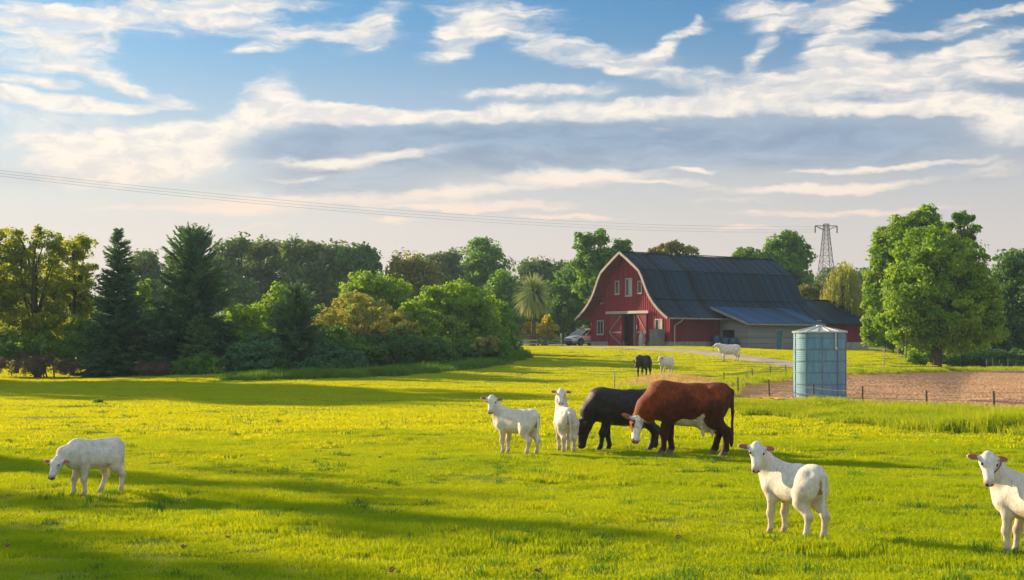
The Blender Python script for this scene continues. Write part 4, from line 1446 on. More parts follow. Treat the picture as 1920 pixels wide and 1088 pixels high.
    mb.box((-.27, W - 8.25, 3.09), (-.002, W - 2.35, 3.34))
    mb.build('door_track', M_white, root)

    # --- windows on the gable
    def window(y0, y1, z0, z1, mull=True, lab=None, curtain=False):
        f = MB()
        t = .09
        f.box((-.09, y0 - t, z0 - t), (-.037, y0, z1 + t)); f.box((-.09, y1, z0 - t), (-.037, y1 + t, z1 + t))
        f.box((-.09, y0, z1), (-.037, y1, z1 + t)); f.box((-.09, y0, z0 - t), (-.037, y1, z0))
        if mull:
            m = (y0 + y1) / 2
            f.box((-.08, m - .035, z0), (-.037, m + .035, z1))
        w = f.build('window', M_white, root)
        if lab: w['label'] = lab
        s = MB(); s.box((-.16, y0 - t - .05, z0 - t - .06), (-.037, y1 + t + .05, z0 - t - .002))
        s.build('sill', M_white, w)
        g = MB(); g.box((-.055, y0, z0), (-.037, y1, z1))
        g.build('pane', M_glass, w)
        if curtain:
            c = MB(); c.box((-.06, y0 + .02, z0 + .02), (-.0565, (y0 + y1) / 2 - .05, z1 - .02))
            c.build('curtain', M_white, w)
    window(W - 1.75, W - .98, 1.22, 2.42, lab='lower window left of the sliding doors')
    window(W - 9.85, W - 9.05, 1.15, 2.45, lab='lower window right of the sliding doors', curtain=True)
    window(W - 5.78, W - 5.05, 4.85, 6.35, lab='tall upper window in the middle of the gable', curtain=True)
    window(W - 3.98, W - 3.58, 5.05, 6.15, False, 'narrow upper window left of the tall one')
    window(W - 7.1, W - 6.72, 5.05, 6.05, False, 'narrow upper window right of the tall one')
    # lamp over the left eave side and one by the track
    mb = MB(); mb.tube([(-.002, W - 1.9, 4.15), (-.3, W - 1.9, 4.2), (-.42, W - 1.9, 4.12)], [.04, .04, .14], 8)
    mb.build('barn_lamp', M_trim, root)
    mb = MB(); mb.tube([(-.15, 1.55, .6), (-.15, 1.55, .0)], .04, 6)
    # --- downpipe at the near corner
    mb = MB()
    mb.tube([(.62, -OV - .09, 2.5), (.62, -OV + .1, 2.3), (.5, -.12, 1.95), (.48, -.11, .1)], .06, 8)
    mb.build('downpipe', M_white, root)

    # --- annex at the far right: lower gable roof
    ax0, ax1, am, ae, ar = LEN + .12, 28.5, 3.3, 2.62, 4.62
    mb = MB()
    mb.box((ax0, .0, .40), (ax1, .12, ae)); mb.box((ax1 - .12, .125, .40), (ax1, 2 * am - .125, ae)); mb.box((ax0, 2 * am - .12, .4), (ax1 - .125, 2 * am, ae))
    mb.poly([(ax1, 0, ae), (ax1, 2 * am, ae), (ax1, am, ar - .02)])
    x = ax0 + .3
    while x < ax1:
        mb.box((x - .03, -.03, .42), (x + .03, -.002, ae)); x += .3
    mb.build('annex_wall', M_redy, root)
    mb = MB()
    mb.box((ax0, -.05, -1.2), (ax1 + .03, 2 * am, .397))
    mb.build('annex_plinth', M_plinth, root)
    mb = MB()
    e = .7
    sl = (ar - ae) / am
    ze = ae - e * sl
    for sgn in (0, 1):
        ye = -e if sgn == 0 else 2 * am + e
        P = [(ax0 - .6, ye, ze), (ax1 + .55, ye, ze), (ax1 + .55, am, ar), (ax0 - .6, am, ar)]
        Q = [(p[0], p[1], p[2] + .13) for p in P]
        mb.poly(Q if sgn == 0 else Q[::-1]); mb.poly(P[::-1] if sgn == 0 else P)
        for i in range(4):
            j = (i + 1) % 4
            if i != 2:
                mb.poly([P[i], P[j], Q[j], Q[i]])
    mb.bar((ax0 - .6, am, ar + .15), (ax1 + .55, am, ar + .15), .3, .05)
    mb.build('annex_roof', M_roof, root)

    # --- grey boarded lean-to on the near long side
    lx0, lx1, ly = 6.55, 16.3, -3.7
    zl = 2.22; zh = 3.45
    base = -.75
    mb = MB()

    def boards(p0, p1, z0, z1a, z1b, skip=None):
        """overlapping level boards between plan points p0 and p1; top runs from z1a to z1b"""
        a = Vector((p0[0], p0[1], 0)); b = Vector((p1[0], p1[1], 0))
        d = (b - a); L = d.length; d.normalize(); nrm = Vector((d.y, -d.x, 0))
        z = z0
        while z < max(z1a, z1b):
            zt = z + .18
            segs = [(0, L)]
            for (s0, s1, k0, k1) in (skip or []):
                if z + .09 > k0 and z + .09 < k1:
                    ns = []
                    for (u, v) in segs:
                        if s0 > u: ns.append((u, min(v, s0)))
                        if s1 < v: ns.append((max(u, s1), v))
                    segs = ns
            for u, v in segs:
                # clip to the sloping top
                def top(s): return z1a + (z1b - z1a) * s / L
                if z1b > z1a: u2 = max(u, (z - z1a) / (z1b - z1a + 1e-9) * L) if z > z1a else u; v2 = v
                elif z1b < z1a: v2 = min(v, (z1a - z) / (z1a - z1b + 1e-9) * L) if z > z1b else v; u2 = u
                else: u2, v2 = u, v
                if v2 - u2 < .02: continue
                A = a + d * u2; B = a + d * v2
                ta = min(zt, top(u2)); tb = min(zt, top(v2))
                mb.poly([A + nrm * .035 + Vector((0, 0, z)), B + nrm * .035 + Vector((0, 0, z)), B + Vector((0, 0, tb)), A + Vector((0, 0, ta))])
                mb.poly([A + Vector((0, 0, z)), B + Vector((0, 0, z)), B + nrm * .035 + Vector((0, 0, z)), A + nrm * .035 + Vector((0, 0, z))])
            z = zt
    # end wall that faces the gable side, with the wide opening by the barn
    boards((lx0, -.05), (lx0, ly), base, zh - .1, zl, skip=[(.25, 1.9, base, 1.55)])
    # front wall with door and window openings
    boards((lx0, ly), (lx1, ly), base, zl, zl, skip=[(3.55, 4.5, base, 1.55), (7.0, 8.1, .0, 1.45)])
    boards((lx1, ly), (lx1, -.05), base, zl, zh - .1)
    mb.build('lean_to_wall', M_grey_wood, root)
    for (x, y) in ((lx0, ly), (lx1, ly)):
        mb = MB(); mb.box((x - .07, y - .07, base), (x + .07, y + .07, zl)); mb.build('corner_post', M_grey_wood, root)
    mb = MB()
    mb.box((lx0 - .05, -.36, base), (lx0 + .02, -.26, 1.55)); mb.box((lx0 - .05, -2.0, base), (lx0 + .02, -1.9, 1.55)); mb.box((lx0 - .06, -2.0, 1.55), (lx0 + .02, -.26, 1.66))
    mb.build('opening_frame', M_grey_wood, root)
    mb = MB()
    mb.box((lx0 + .3, -3.5, base), (lx1 - .1, -.15, base + .05)); mb.box((lx0 + 2.4, -3.5, base + .06), (lx0 + 2.45, -.2, 1.9))
    mb.build('lean_to_inside', M_dark, root)
    mb = MB()
    # roof plane with overhangs
    ya, yb = .55, ly - .55
    sl = (zh - zl) / (0 - ly)
    za = zh + ya * sl; zb = zl + (yb - ly) * sl
    P = [(lx0 - .75, yb, zb), (lx1 + .4, yb, zb), (lx1 + .4, ya, za), (lx0 - .75, ya, za)]
    Q = [(p[0], p[1], p[2] + .11) for p in P]
    mb.poly(Q); mb.poly(P[::-1])
    for i in range(4):
        j = (i + 1) % 4
        mb.poly([P[i], P[j], Q[j], Q[i]])
    x = lx0 - .3
    while x < lx1 + .3:
        mb.bar((x, yb, zb + .125), (x, ya, za + .125), .05, .04); x += .6
    mb.build('lean_to_roof', M_roof_b, root)
    mb = MB()
    mb.bar((lx0 - .78, yb, zb + .02), (lx0 - .78, ya, za + .02), .05, .2); mb.bar((lx0 - .75, yb - .03, zb + .0), (lx1 + .4, yb - .03, zb + .0), .05, .14)
    mb.build('lean_to_fascia', M_trim, root)
    # door
    mb = MB(); mb.box((lx0 + 3.62, ly - .02, base + .02), (lx0 + 4.43, ly + .03, 1.48))
    dr = mb.build('lean_to_door', M_teal, root)
    mb = MB()
    mb.box((lx0 + 3.5, ly - .07, base), (lx0 + 3.62, ly + .02, 1.6)); mb.box((lx0 + 4.43, ly - .07, base), (lx0 + 4.55, ly + .02, 1.6)); mb.box((lx0 + 3.62, ly - .07, 1.48), (lx0 + 4.43, ly + .02, 1.6))
    mb.build('door_frame', M_trim, dr)
    mb = MB(); mb.tube([(lx0 + 4.33, ly - .08, .35), (lx0 + 4.33, ly - .02, .35)], .04, 8)
    mb.build('handle', M_steel, dr)
    mb = MB()
    y0 = lx0 + 7.0
    mb.box((y0 - .08, ly - .07, -.08), (y0, ly + .02, 1.53)); mb.box((y0 + 1.1, ly - .07, -.08), (y0 + 1.18, ly + .02, 1.53)); mb.box((y0, ly - .07, 1.45), (y0 + 1.1, ly + .02, 1.53)); mb.box((y0, ly - .07, -.08), (y0 + 1.1, ly + .02, .0))
    w = mb.build('window', M_white, root)
    w['label'] = 'pale window in the grey lean-to wall'
    mb = MB(); mb.box((y0, ly - .01, 0), (y0 + 1.1, ly + .015, 1.45)); mb.build('pane', M_glass, w)
    mb = MB(); mb.box((y0 + .03, ly - .03, .02), (y0 + .7, ly - .013, 1.43)); mb.build('curtain', pmat('pale_blue_blind', (.32, .45, .52), .7), w)
    mb = MB()
    mb.box((lx0 - .1, ly - .06, base - .6), (lx1 + .1, ly + .1, base + .0))
    mb.build('lean_to_plinth', M_plinth, root)
    return root


build_barn()


def bw(x, y, z=0.0):
    return M_B @ Vector((x, y, z))


# things standing by the barn
def barrel(name, p, r, h, mat, label, group=None):
    root = empty(name, p)
    tag(root, label, 'barrel', group)
    mb = MB()
    mb.lathe([(.02, 0), (r * .95, 0), (r, .03), (r, h * .3), (r * 1.05, h * .33), (r, h * .36), (r, h * .63), (r * 1.05, h * .66), (r, h * .69), (r, h - .03), (r * .95, h)], 20)
    mb.build('body', mat, root, smooth=True)
    mb = MB(); mb.lathe([(r * .96, h - .015), (.02, h - .012)], 20); mb.tube([(r * .5, 0, h - .01), (r * .5, 0, h + .04)], .05, 8)
    mb.build('lid', mat, root)


for k, (x, y, lab) in enumerate([(5.3, -.75, 'blue drum standing nearest the red wall beside the lean-to opening'), (5.75, -1.5, 'blue drum standing before the middle of the lean-to opening'), (6.0, -2.25, 'blue drum standing nearest the grey boards by the lean-to opening')]):
    p = bw(x, y); p.z = gh(p.x, p.y)
    barrel('drum', p, .38, 1.0 + .12 * (k == 0), M_bin, lab, 'blue drums by the lean-to')


def cabinet():
    p = bw(-.75, .95); p.z = gh(p.x, p.y)
    root = empty('cabinet', p, BPH)
    tag(root, 'grey cabinet standing against the gable under the right lower window', 'cabinet')
    mb = MB(); mb.box((-.35, -.55, .02), (.5, .6, 1.5)); mb.build('body', M_greybox, root, bevel=.02)
    mb = MB(); mb.box((-.4, -.6, 1.505), (.5, .65, 1.56)); mb.build('top', M_greybox, root)
    mb = MB(); mb.box((-.375, -.5, .1), (-.353, .02, 1.42)); mb.box((-.375, .05, .1), (-.353, .55, 1.42)); mb.build('doors', M_greybox, root)


cabinet()


def churn():
    p = bw(-.95, W - 8.1); p.z = gh(p.x, p.y)
    mb = MB()
    mb.lathe([(.02, 0), (.24, 0), (.25, .05), (.25, .85), (.22, 1.0), (.13, 1.12), (.13, 1.3), (.17, 1.34), (.17, 1.38), (.02, 1.4)], 18)
    o = mb.build('milk_churn', M_white, None, smooth=True)
    o.location = p
    tag(o, 'tall pale churn standing before the right sliding door of the barn', 'churn')


churn()
p = bw(-1.0, 2.35); p.z = gh(p.x, p.y)
mb = MB(); mb.tube([(0, 0, -.1), (0, 0, 1.0)], .045, 8); mb.lathe([(.02, 1.0), (.10, 1.0), (.11, 1.12), (.06, 1.2), (.01, 1.22)], 12); mb.lathe([(.09, -.05), (.09, .2), (.01, .21)], 12)
o = mb.build('standpipe', M_white, None, smooth=True); o.location = p
tag(o, 'slim white standpipe between the churn and the grey cabinet', 'standpipe')

# ================================================================== SILO
def silo():
    p = gpt(1537, 748)
    d = p.y
    k = d / F
    r0 = 48.5 * k
    h = CZ - (623 - HY) * k - p.z
    ha = CZ - (612 - HY) * k - p.z
    root = empty('grain_silo', p)
    tag(root, 'round pale blue metal grain silo with a low cone roof beside the ploughed field', 'silo')
    m, t, b = new_mat('silo_sheet')
    tc = t.n('ShaderNodeTexCoord').outputs['Object']
    n1 = t.noise(t.mapping(tc, scale=(3, 3, .6)), 2.5, 6, .65).outputs[0]
    n2 = t.noise(t.mapping(tc, scale=(9, 9, .4)), 3, 5, .7).outputs[0]
    c = t.mix(t.rng(n1, .3, .7), (.09, .25, .39), (.16, .34, .47))
    c = t.mix(t.rng(n2, .55, .82, 0, .6), c, (.30, .24, .19))
    t.put(b.inputs['Base Color'], c)
    t.put(b.inputs['Roughness'], t.rng(n1, .2, .8, .42, .62))
    b.inputs['Metallic'].default_value = .1
    sep = t.n('ShaderNodeSeparateXYZ'); t.put(sep.inputs[0], tc)
    bp = t.n('ShaderNodeBump'); bp.inputs['Strength'].default_value = .12; bp.inputs['Distance'].default_value = .01
    t.put(bp.inputs['Height'], t.math('SINE', t.math('MULTIPLY', sep.outputs[2], 2 * math.pi / .075)))
    t.put(b.inputs['Normal'], bp.outputs[0])
    M_rib = pmat('silo_rib', (.14, .22, .27), .5, .3, var=.2)
    M_cone = pmat('silo_cone', (.50, .55, .58), .5, .15, var=.15)
    mb = MB(); mb.lathe([(.01, .06), (r0 + .16, .06), (r0 + .18, .03), (r0 + .18, -.2)], 48); mb.build('concrete_pad', M_plinth, root)
    mb = MB(); mb.lathe([(r0, -.15), (r0, h)], 72); mb.build('drum_wall', m, root, smooth=True)
    mb = MB()
    for q in (.0, .085, .255, .43, .60, .775, .93):
        z = h * (1 - q)
        mb.lathe([(r0 - .003, z - .016), (r0 + .022, z - .014), (r0 + .022, z + .014), (r0 - .003, z + .016)], 72)
    for j in range(10):
        a = 2 * math.pi * (j + .32) / 10
        P0 = Vector((math.cos(a), math.sin(a), 0)) * (r0 + .008)
        mb.bar(P0, P0 + Vector((0, 0, h)), .045, .03, up=(math.cos(a), math.sin(a), 0))
    mb.build('hoops', M_rib, root)
    mb = MB()
    mb.lathe([(r0 + .05, h - .02), (r0 + .055, h + .02), (.14, ha - .02), (.13, ha + .035), (.01, ha + .05)], 60)
    cn = mb.build('cone_roof', M_cone, root, smooth=False)
    mb = MB()
    for j in range(16):
        a = 2 * math.pi * (j + .3) / 16
        dd = Vector((math.cos(a), math.sin(a), 0))
        mb.bar(dd * (r0 + .05) + Vector((0, 0, h + .03)), dd * .13 + Vector((0, 0, ha)), .028, .03)
    mb.build('roof_ribs', M_steel, cn)
    # hatch pipe down the front and a small outlet
    mb = MB()
    a = R(-68)
    P0 = Vector((math.cos(a), math.sin(a), 0)) * (r0 + .05)
    mb.tube([P0 + Vector((0, 0, h - .02)), P0 + Vector((0, 0, h * .78))], .028, 6)
    mb.tube([P0 + Vector((0, 0, h * .78)), P0 * 1.05 + Vector((0, 0, h * .74))], .045, 6)
    mb.build('spout', M_cone, root)


silo()

# ================================================================== PYLON AND LINES
M_lattice = pmat('lattice_steel', (.06, .055, .055), .7, .1, var=.2)
M_cable = pmat('cable', (.10, .10, .11), .6, .3)
PD = 337.0


def pylon():
    k = PD / F
    x = (1549 - 960) * k
    z0 = gh(x, PD)
    H = CZ - (420 - HY) * k - z0
    root = empty('lattice_pylon', (x, PD, z0), R(8))
    tag(root, 'grey steel lattice pylon carrying power lines behind the barn', 'pylon')
    def hw(z):
        t = z / H
        return np.interp(t, [0, .45, .72, .93, 1], [3.2, 1.9, 1.15, .62, .5])
    mb = MB()
    zs = [0, .12, .23, .33, .42, .5, .57, .63, .69, .74, .79, .835, .875, .91, .945, .975, 1.0]
    th = .10
    for i in range(len(zs) - 1):
        a, b = zs[i] * H, zs[i + 1] * H
        wa, wb = hw(a), hw(b)
        ca = [Vector((sx * wa, sy * wa, a)) for sx, sy in ((-1, -1), (1, -1), (1, 1), (-1, 1))]
        cb = [Vector((sx * wb, sy * wb, b)) for sx, sy in ((-1, -1), (1, -1), (1, 1), (-1, 1))]
        for j in range(4):
            mb.bar(ca[j], cb[j], th * 1.3, th * 1.3)
            n = (j + 1) % 4
            mb.bar(ca[j], cb[n], th * .8, th * .6); mb.bar(ca[n], cb[j], th * .8, th * .6)
            mb.bar(cb[j], cb[n], th * .7, th * .6)
    mb.build('tower', M_lattice, root)
    mb = MB()
    zt = H * .985
    for s in (-1, 1):
        tip = Vector((s * 2.75, 0, zt - .1))
        for y in (-.5, .5):
            mb.bar((s * .5, y, zt), tip, th, th); mb.bar((s * .5, y, zt - 1.0), tip, th, th)
        mb.bar((s * 1.5, 0, zt - .55), (s * 1.5, 0, zt), th * .7, th * .7)
    mb.bar((-2.75, 0, zt), (2.75, 0, zt), th, th)
    mb.build('cross_arm', M_lattice, root)
    for s in (-1, 1):
        mb = MB(); mb.tube([(s * 2.7, 0, zt - .15), (s * 2.7, 0, zt - 1.7)], .16, 6)
        mb.build('insulator', M_lattice, root)
    return x, H + z0


px_, ptop = pylon()


def cable(x0, z0, px1, py1, d1, label, sag=1.0):
    a = Vector((x0, PD, z0))
    b = at(px1, d1, py1)
    pts = []
    n = 60
    for i in range(n + 1):
        t = i / n
        p = a.lerp(b, t)
        p.z -= 4 * sag * t * (1 - t)
        pts.append(p)
    mb = MB(); mb.tube(pts, .017, 5)
    o = mb.build('power_line', M_cable, None, smooth=True)
    tag(o, label, 'cable', 'power lines strung from the pylon')


cable(px_ - 2.7, ptop - 1.9, -420, 278, 178, 'power line hung from the left end of the pylon arm, lowest of the lines', 3.1)
cable(px_ - .5, ptop - .6, -420, 268, 178, 'power line fixed to the top of the pylon, uppermost of the lines', 3.1)
cable(px_ - 1.6, ptop - 1.3, -420, 273, 178, 'power line between the uppermost and the lowest one', 3.1)

# ================================================================== FENCES AND POSTS
M_post = pmat('weathered_post', (.11, .085, .06), .9, var=.35, scale=4)
M_post_l = pmat('pale_post', (.45, .42, .38), .85, var=.2, scale=4)
M_wire = pmat('fence_wire', (.25, .23, .21), .5, .6)


def wire_fence(label, cols, rows, height, rad, mat=None, wires=(.45, .8)):
    P = [gpt(c, r) for c, r in zip(cols, rows)]
    root = empty('wire_fence', P[0])
    tag(root, label, 'fence')
    r = random.Random(len(cols))
    tops = []
    for p in P:
        q = p - P[0]
        l = Vector((r.uniform(-.05, .05), r.uniform(-.05, .05), height * r.uniform(.92, 1.08)))
        mb = MB(); mb.tube([q - Vector((0, 0, .1)), q + l * .5, q + l], [rad, rad * .95, rad * .85], 7)
        mb.build('post', mat or M_post, root, smooth=False)
        tops.append((q, l))
    for w in wires:
        pts = []
        for (qa, la), (qb, lb) in zip(tops[:-1], tops[1:]):
            for t in np.linspace(0, 1, 5, endpoint=False):
                p = (qa + la * w).lerp(qb + lb * w, t); p.z -= .05 * math.sin(math.pi * t)
                pts.append(p)
        pts.append(tops[-1][0] + tops[-1][1] * w)
        mb = MB(); mb.tube(pts, .009, 4); mb.build('wire', M_wire, root)
    return root


wire_fence('wire fence with dark wooden posts along the near edge of the ploughed field', [1384, 1443, 1527, 1617, 1738, 1865, 1990], [741, 746, 755, 762, 772, 784, 797], .70, .035)
wire_fence('thin wire fence with slim posts on the bank left of the silo', [1358, 1411, 1444, 1474], [719, 710, 705, 702], .55, .03)
wire_fence('row of short posts under the trees at the far right', [1850, 1862, 1875, 1890, 1905, 1925], [693, 693, 693, 693, 693, 693], .8, .05, wires=(.85,))


def single_post(name, px, py, h, rad, mat, label, cat='post', cap=None):
    p = gpt(px, py)
    mb = MB(); mb.tube([(0, 0, -.1), (0, 0, h * .5), (.01, 0, h)], [rad, rad, rad * .9], 8)
    if cap:
        mb.lathe([(rad, h - cap * .3), (cap, h - cap * .2), (cap, h), (.01, h + cap * .3)], 10)
    o = mb.build(name, mat, None)
    o.location = p
    tag(o, label, cat)


single_post('marker_post', 1152, 730, .75, .03, M_post_l, 'short white post standing in the grass behind the black cow')
single_post('pole', 1699, 683, 2.35, .04, M_post, 'tall thin grey pole in front of the broad green tree', 'pole')
single_post('marker_post', 1657, 697, 1.3, .03, M_post_l, 'slim pale post between the silo and the thin grey pole', 'post', .10)


def rail_fence():
    a = gpt(978, 650.2); b = gpt(1009, 649.6)
    root = empty('rail_fence', a)
    tag(root, 'short brown wooden rail fence below the palm', 'fence')
    q = b - a
    for t in (0, 1.0):
        mb = MB(); mb.box((q.x * t - .09, q.y * t - .09, -.1), (q.x * t + .09, q.y * t + .09, 1.15)); mb.build('post', M_post, root)
    for z in (.25, .55, .85, 1.05):
        mb = MB(); mb.bar((0, -.11, z), (q.x, q.y - .11, z + q.z), .05, .13); mb.build('rail', M_post_l if z in (.55, .25) else M_post, root)
    a = gpt(1018, 649.6)
    root = empty('board_fence', a)
    tag(root, 'low grey board fence with a white post, between the palm and the car', 'fence')
    b = gpt(1052, 648.6); q = b - a
    for t, h in ((.25, 1.0), (1.0, 1.3)):
        mb = MB(); mb.box((q.x * t - .08, q.y * t - .08, -.1), (q.x * t + .08, q.y * t + .08, h)); mb.build('post', M_white, root)
    for z in (.3, .6, .85):
        mb = MB(); mb.bar((0, .12, z), (q.x, q.y + .12, z + q.z), .04, .16); mb.build('board', M_greybox, root)


rail_fence()

# ================================================================== CAR
def car():
    L, Wd = 4.1, 1.74
    d = 140.5
    p = at(1097, d)
    M_paint = pmat('white_car_paint', (.90, .88, .88), .28, var=.03, coat=.6)
    M_tyre = pmat('tyre_rubber', (.015, .015, .016), .85)
    M_rim = pmat('alloy_rim', (.35, .35, .36), .35, .8)
    M_blk = pmat('black_plastic', (.02, .02, .022), .5)
    M_lens, _, bb = new_mat('headlamp_lens'); bb.inputs['Base Color'].default_value = (.20, .22, .27, 1); bb.inputs['Roughness'].default_value = .1
    root = empty('parked_car', p, R(180 + 40))
    root.scale = (1.1, 1.1, 1.12)
    tag(root, 'white hatchback car parked half hidden behind the left corner of the barn', 'car')
    # cross sections along the length, x forward
    st = [(-2.05, .55, .80, .70), (-1.98, .38, .98, .80), (-1.6, .30, 1.06, .85), (-.9, .28, 1.00, .87), (0, .26, .97, .87), (.75, .26, .98, .87), (1.25, .28, .92, .86), (1.65, .30, .84, .83), (1.92, .32, .74, .74), (2.05, .36, .62, .58)]
    mb = MB()
    rings = []
    for x, zb, zt, hwid in st:
        ring = [(x, -hwid * .9, zb), (x, -hwid, zb + (zt - zb) * .35), (x, -hwid * .99, zb + (zt - zb) * .72), (x, -hwid * .86, zt), (x, -hwid * .4, zt + .03), (x, 0, zt + .04)]
        ring = ring + [(a, -b, c) for a, b, c in reversed(ring[:-1])]
        rings.append(ring)
    i0 = 0
    nr = len(rings[0])
    for ring in rings:
        mb.v += ring
    for i in range(len(rings) - 1):
        for j in range(nr):
            mb.f.append((i * nr + j, i * nr + (j + 1) % nr, (i + 1) * nr + (j + 1) % nr, (i + 1) * nr + j)); mb.m.append(0)
    mb.f.append(tuple(range(nr))); mb.m.append(0); mb.f.append(tuple(reversed([(len(rings) - 1) * nr + j for j in range(nr)]))); mb.m.append(0)
    body = mb.build('body', M_paint, root, smooth=True, bevel=0)
    s = body.modifiers.new('sub', 'SUBSURF'); s.levels = 1; s.render_levels = 2
    # cabin: glass house and roof
    g = MB()
    lo = [(-1.85, .78, .98), (-.7, .80, .97), (.45, .80, .97), (1.22, .74, .95)]
    hi = [(-1.45, .60, 1.40), (-.6, .63, 1.47), (.0, .63, 1.46), (.28, .58, 1.42)]
    for sgn in (-1, 1):
        for i in range(3):
            a, b, c, e = lo[i], lo[i + 1], hi[i + 1], hi[i]
            g.poly([(q[0], sgn * q[1], q[2]) for q in ((a, b, c, e) if sgn < 0 else (e, c, b, a))])
    g.poly([(lo[3][0], -lo[3][1], lo[3][2]), (lo[3][0], lo[3][1], lo[3][2]), (hi[3][0], hi[3][1], hi[3][2]), (hi[3][0], -hi[3][1], hi[3][2])])
    g.poly([(lo[0][0], lo[0][1], lo[0][2]), (lo[0][0], -lo[0][1], lo[0][2]), (hi[0][0], -hi[0][1], hi[0][2]), (hi[0][0], hi[0][1], hi[0][2])])
    g.build('windows', M_glass, root)
    g = MB()
    for i in range(3):
        g.poly([(hi[i][0], -hi[i][1] - .01, hi[i][2] + .01), (hi[i + 1][0], -hi[i + 1][1] - .01, hi[i + 1][2] + .01), (hi[i + 1][0], 0, hi[i + 1][2] + .05), (hi[i][0], 0, hi[i][2] + .05)])
        g.poly([(hi[i][0], 0, hi[i][2] + .05), (hi[i + 1][0], 0, hi[i + 1][2] + .05), (hi[i + 1][0], hi[i + 1][1] + .01, hi[i + 1][2] + .01), (hi[i][0], hi[i][1] + .01, hi[i][2] + .01)])
    for sgn in (-1, 1):
        for i, w in ((0, .12), (1, .05), (2, .05), (3, .07)):
            a, b = lo[i], hi[i]
            g.bar((a[0], sgn * (a[1] + .012), a[2]), (b[0], sgn * (b[1] + .012), b[2]), w, .03, up=(0, 1, 0))
        for i in range(3):
            g.bar((hi[i][0], sgn * hi[i][1], hi[i][2]), (hi[i + 1][0], sgn * hi[i + 1][1], hi[i + 1][2]), .05, .05)
    g.build('roof', M_paint, root, smooth=True)
    for x in (1.28, -1.28):
        for sgn in (-1, 1):
            w = MB()
            prof = [(.20, -.1), (.29, -.1), (.315, -.07), (.315, .07), (.29, .1), (.20, .1)]
            w.lathe(prof, 24)
            Mx = Matrix.Translation((x, sgn * .76, .315)) @ Matrix.Rotation(R(90), 4, 'X')
            wh = w.build('wheel', M_tyre, root, smooth=True, M=Mx)
            q = MB(); q.lathe([(.21, .06), (.19, .085), (.02, .08)], 24)
            for j in range(5):
                a = j * 2 * math.pi / 5
                q.bar((.03 * math.cos(a), .03 * math.sin(a), .09), (.19 * math.cos(a), .19 * math.sin(a), .092), .05, .02)
            q.build('rim', M_rim, wh, M=Mx @ (Matrix.Rotation(R(180), 4, 'X') if sgn > 0 else Matrix.Identity(4)))
            a = MB()
            pts = [(x + .37 * math.cos(t), sgn * .868, .315 + .37 * math.sin(t)) for t in np.linspace(0, math.pi, 14)]
            a.tube(pts, .045, 6); a.build('wheel_arch', M_blk, root)
    for sgn in (-1, 1):
        h = MB(); h.poly([(2.02, sgn * .42, .66), (1.80, sgn * .76, .70), (1.52, sgn * .83, .82), (1.80, sgn * .66, .80), (2.0, sgn * .44, .73)])
        h2 = MB()
        for f in h.f:
            a = [Vector(h.v[i]) + Vector((.03, sgn * .03, .015)) for i in f]
            h2.poly(a if sgn > 0 else a[::-1]); h2.poly([v - Vector((.08, sgn * .06, .02)) for v in (a[::-1] if sgn > 0 else a)])
        h2.build('headlight', M_lens, root)
        m = MB(); m.lathe([(.01, -.09), (.08, -.05), (.09, .04), (.01, .09)], 10)
        m.build('mirror', M_paint, root, smooth=True, M=Matrix.Translation((.75, sgn * .97, 1.0)) @ Matrix.Rotation(R(90), 4, 'X'))
    g = MB(); g.box((2.0, -.38, .56), (2.10, .38, .66)); g.box((1.98, -.5, .36), (2.09, .5, .47)); g.build('grille', M_blk, root)
    return root


car()

# ================================================================== ANIMALS
def surface_nets(f, org, h):
    """polygonise the zero level of the field f"""
    s = f < 0
    nx, ny, nz = f.shape
    c = np.zeros((nx - 1, ny - 1, nz - 1), np.int8)
    for i in (0, 1):
        for j in (0, 1):
            for k in (0, 1):
                c += s[i:nx - 1 + i, j:ny - 1 + j, k:nz - 1 + k]
    act = (c > 0) & (c < 8)
    idx = np.full(act.shape, -1, np.int64)
    A = np.argwhere(act)
    idx[act] = np.arange(len(A))
    acc = np.zeros((len(A), 3)); cnt = np.zeros(len(A))
    corners = [(i, j, k) for i in (0, 1) for j in (0, 1) for k in (0, 1)]
    for a in corners:
        for ax in range(3):
            if a[ax] == 0:
                b = list(a); b[ax] = 1
                va = f[A[:, 0] + a[0], A[:, 1] + a[1], A[:, 2] + a[2]]
                vb = f[A[:, 0] + b[0], A[:, 1] + b[1], A[:, 2] + b[2]]
                cr = (va < 0) != (vb < 0)
                t = np.where(cr, va / np.where(cr, va - vb, 1), 0)
                p = np.tile(np.array(a, float), (len(A), 1)); p[:, ax] = t
                acc[cr] += p[cr]; cnt[cr] += 1
    V = org + (A + acc / cnt[:, None]) * h
    Q = []
    for ax in range(3):
        u, v = [(1, 2), (2, 0), (0, 1)][ax]
        sl0 = [slice(None)] * 3; sl1 = [slice(None)] * 3
        sl0[ax] = slice(0, -1); sl1[ax] = slice(1, None)
        for w in (u, v):
            sl0[w] = slice(1, -1); sl1[w] = slice(1, -1)
        a = s[tuple(sl0)]; b = s[tuple(sl1)]
        for flip in (False, True):
            e = (a & ~b) if not flip else (~a & b)
            P = np.argwhere(e)
            off = np.zeros(3, int); off[u] = 1; off[v] = 1
            P = P + off
            def g(du, dv):
                q = P.copy(); q[:, u] += du; q[:, v] += dv
                return idx[q[:, 0], q[:, 1], q[:, 2]]
            q = np.stack([g(-1, -1), g(0, -1), g(0, 0), g(-1, 0)], 1)
            Q.append(q[:, ::-1] if flip else q)
    return V, np.concatenate(Q)


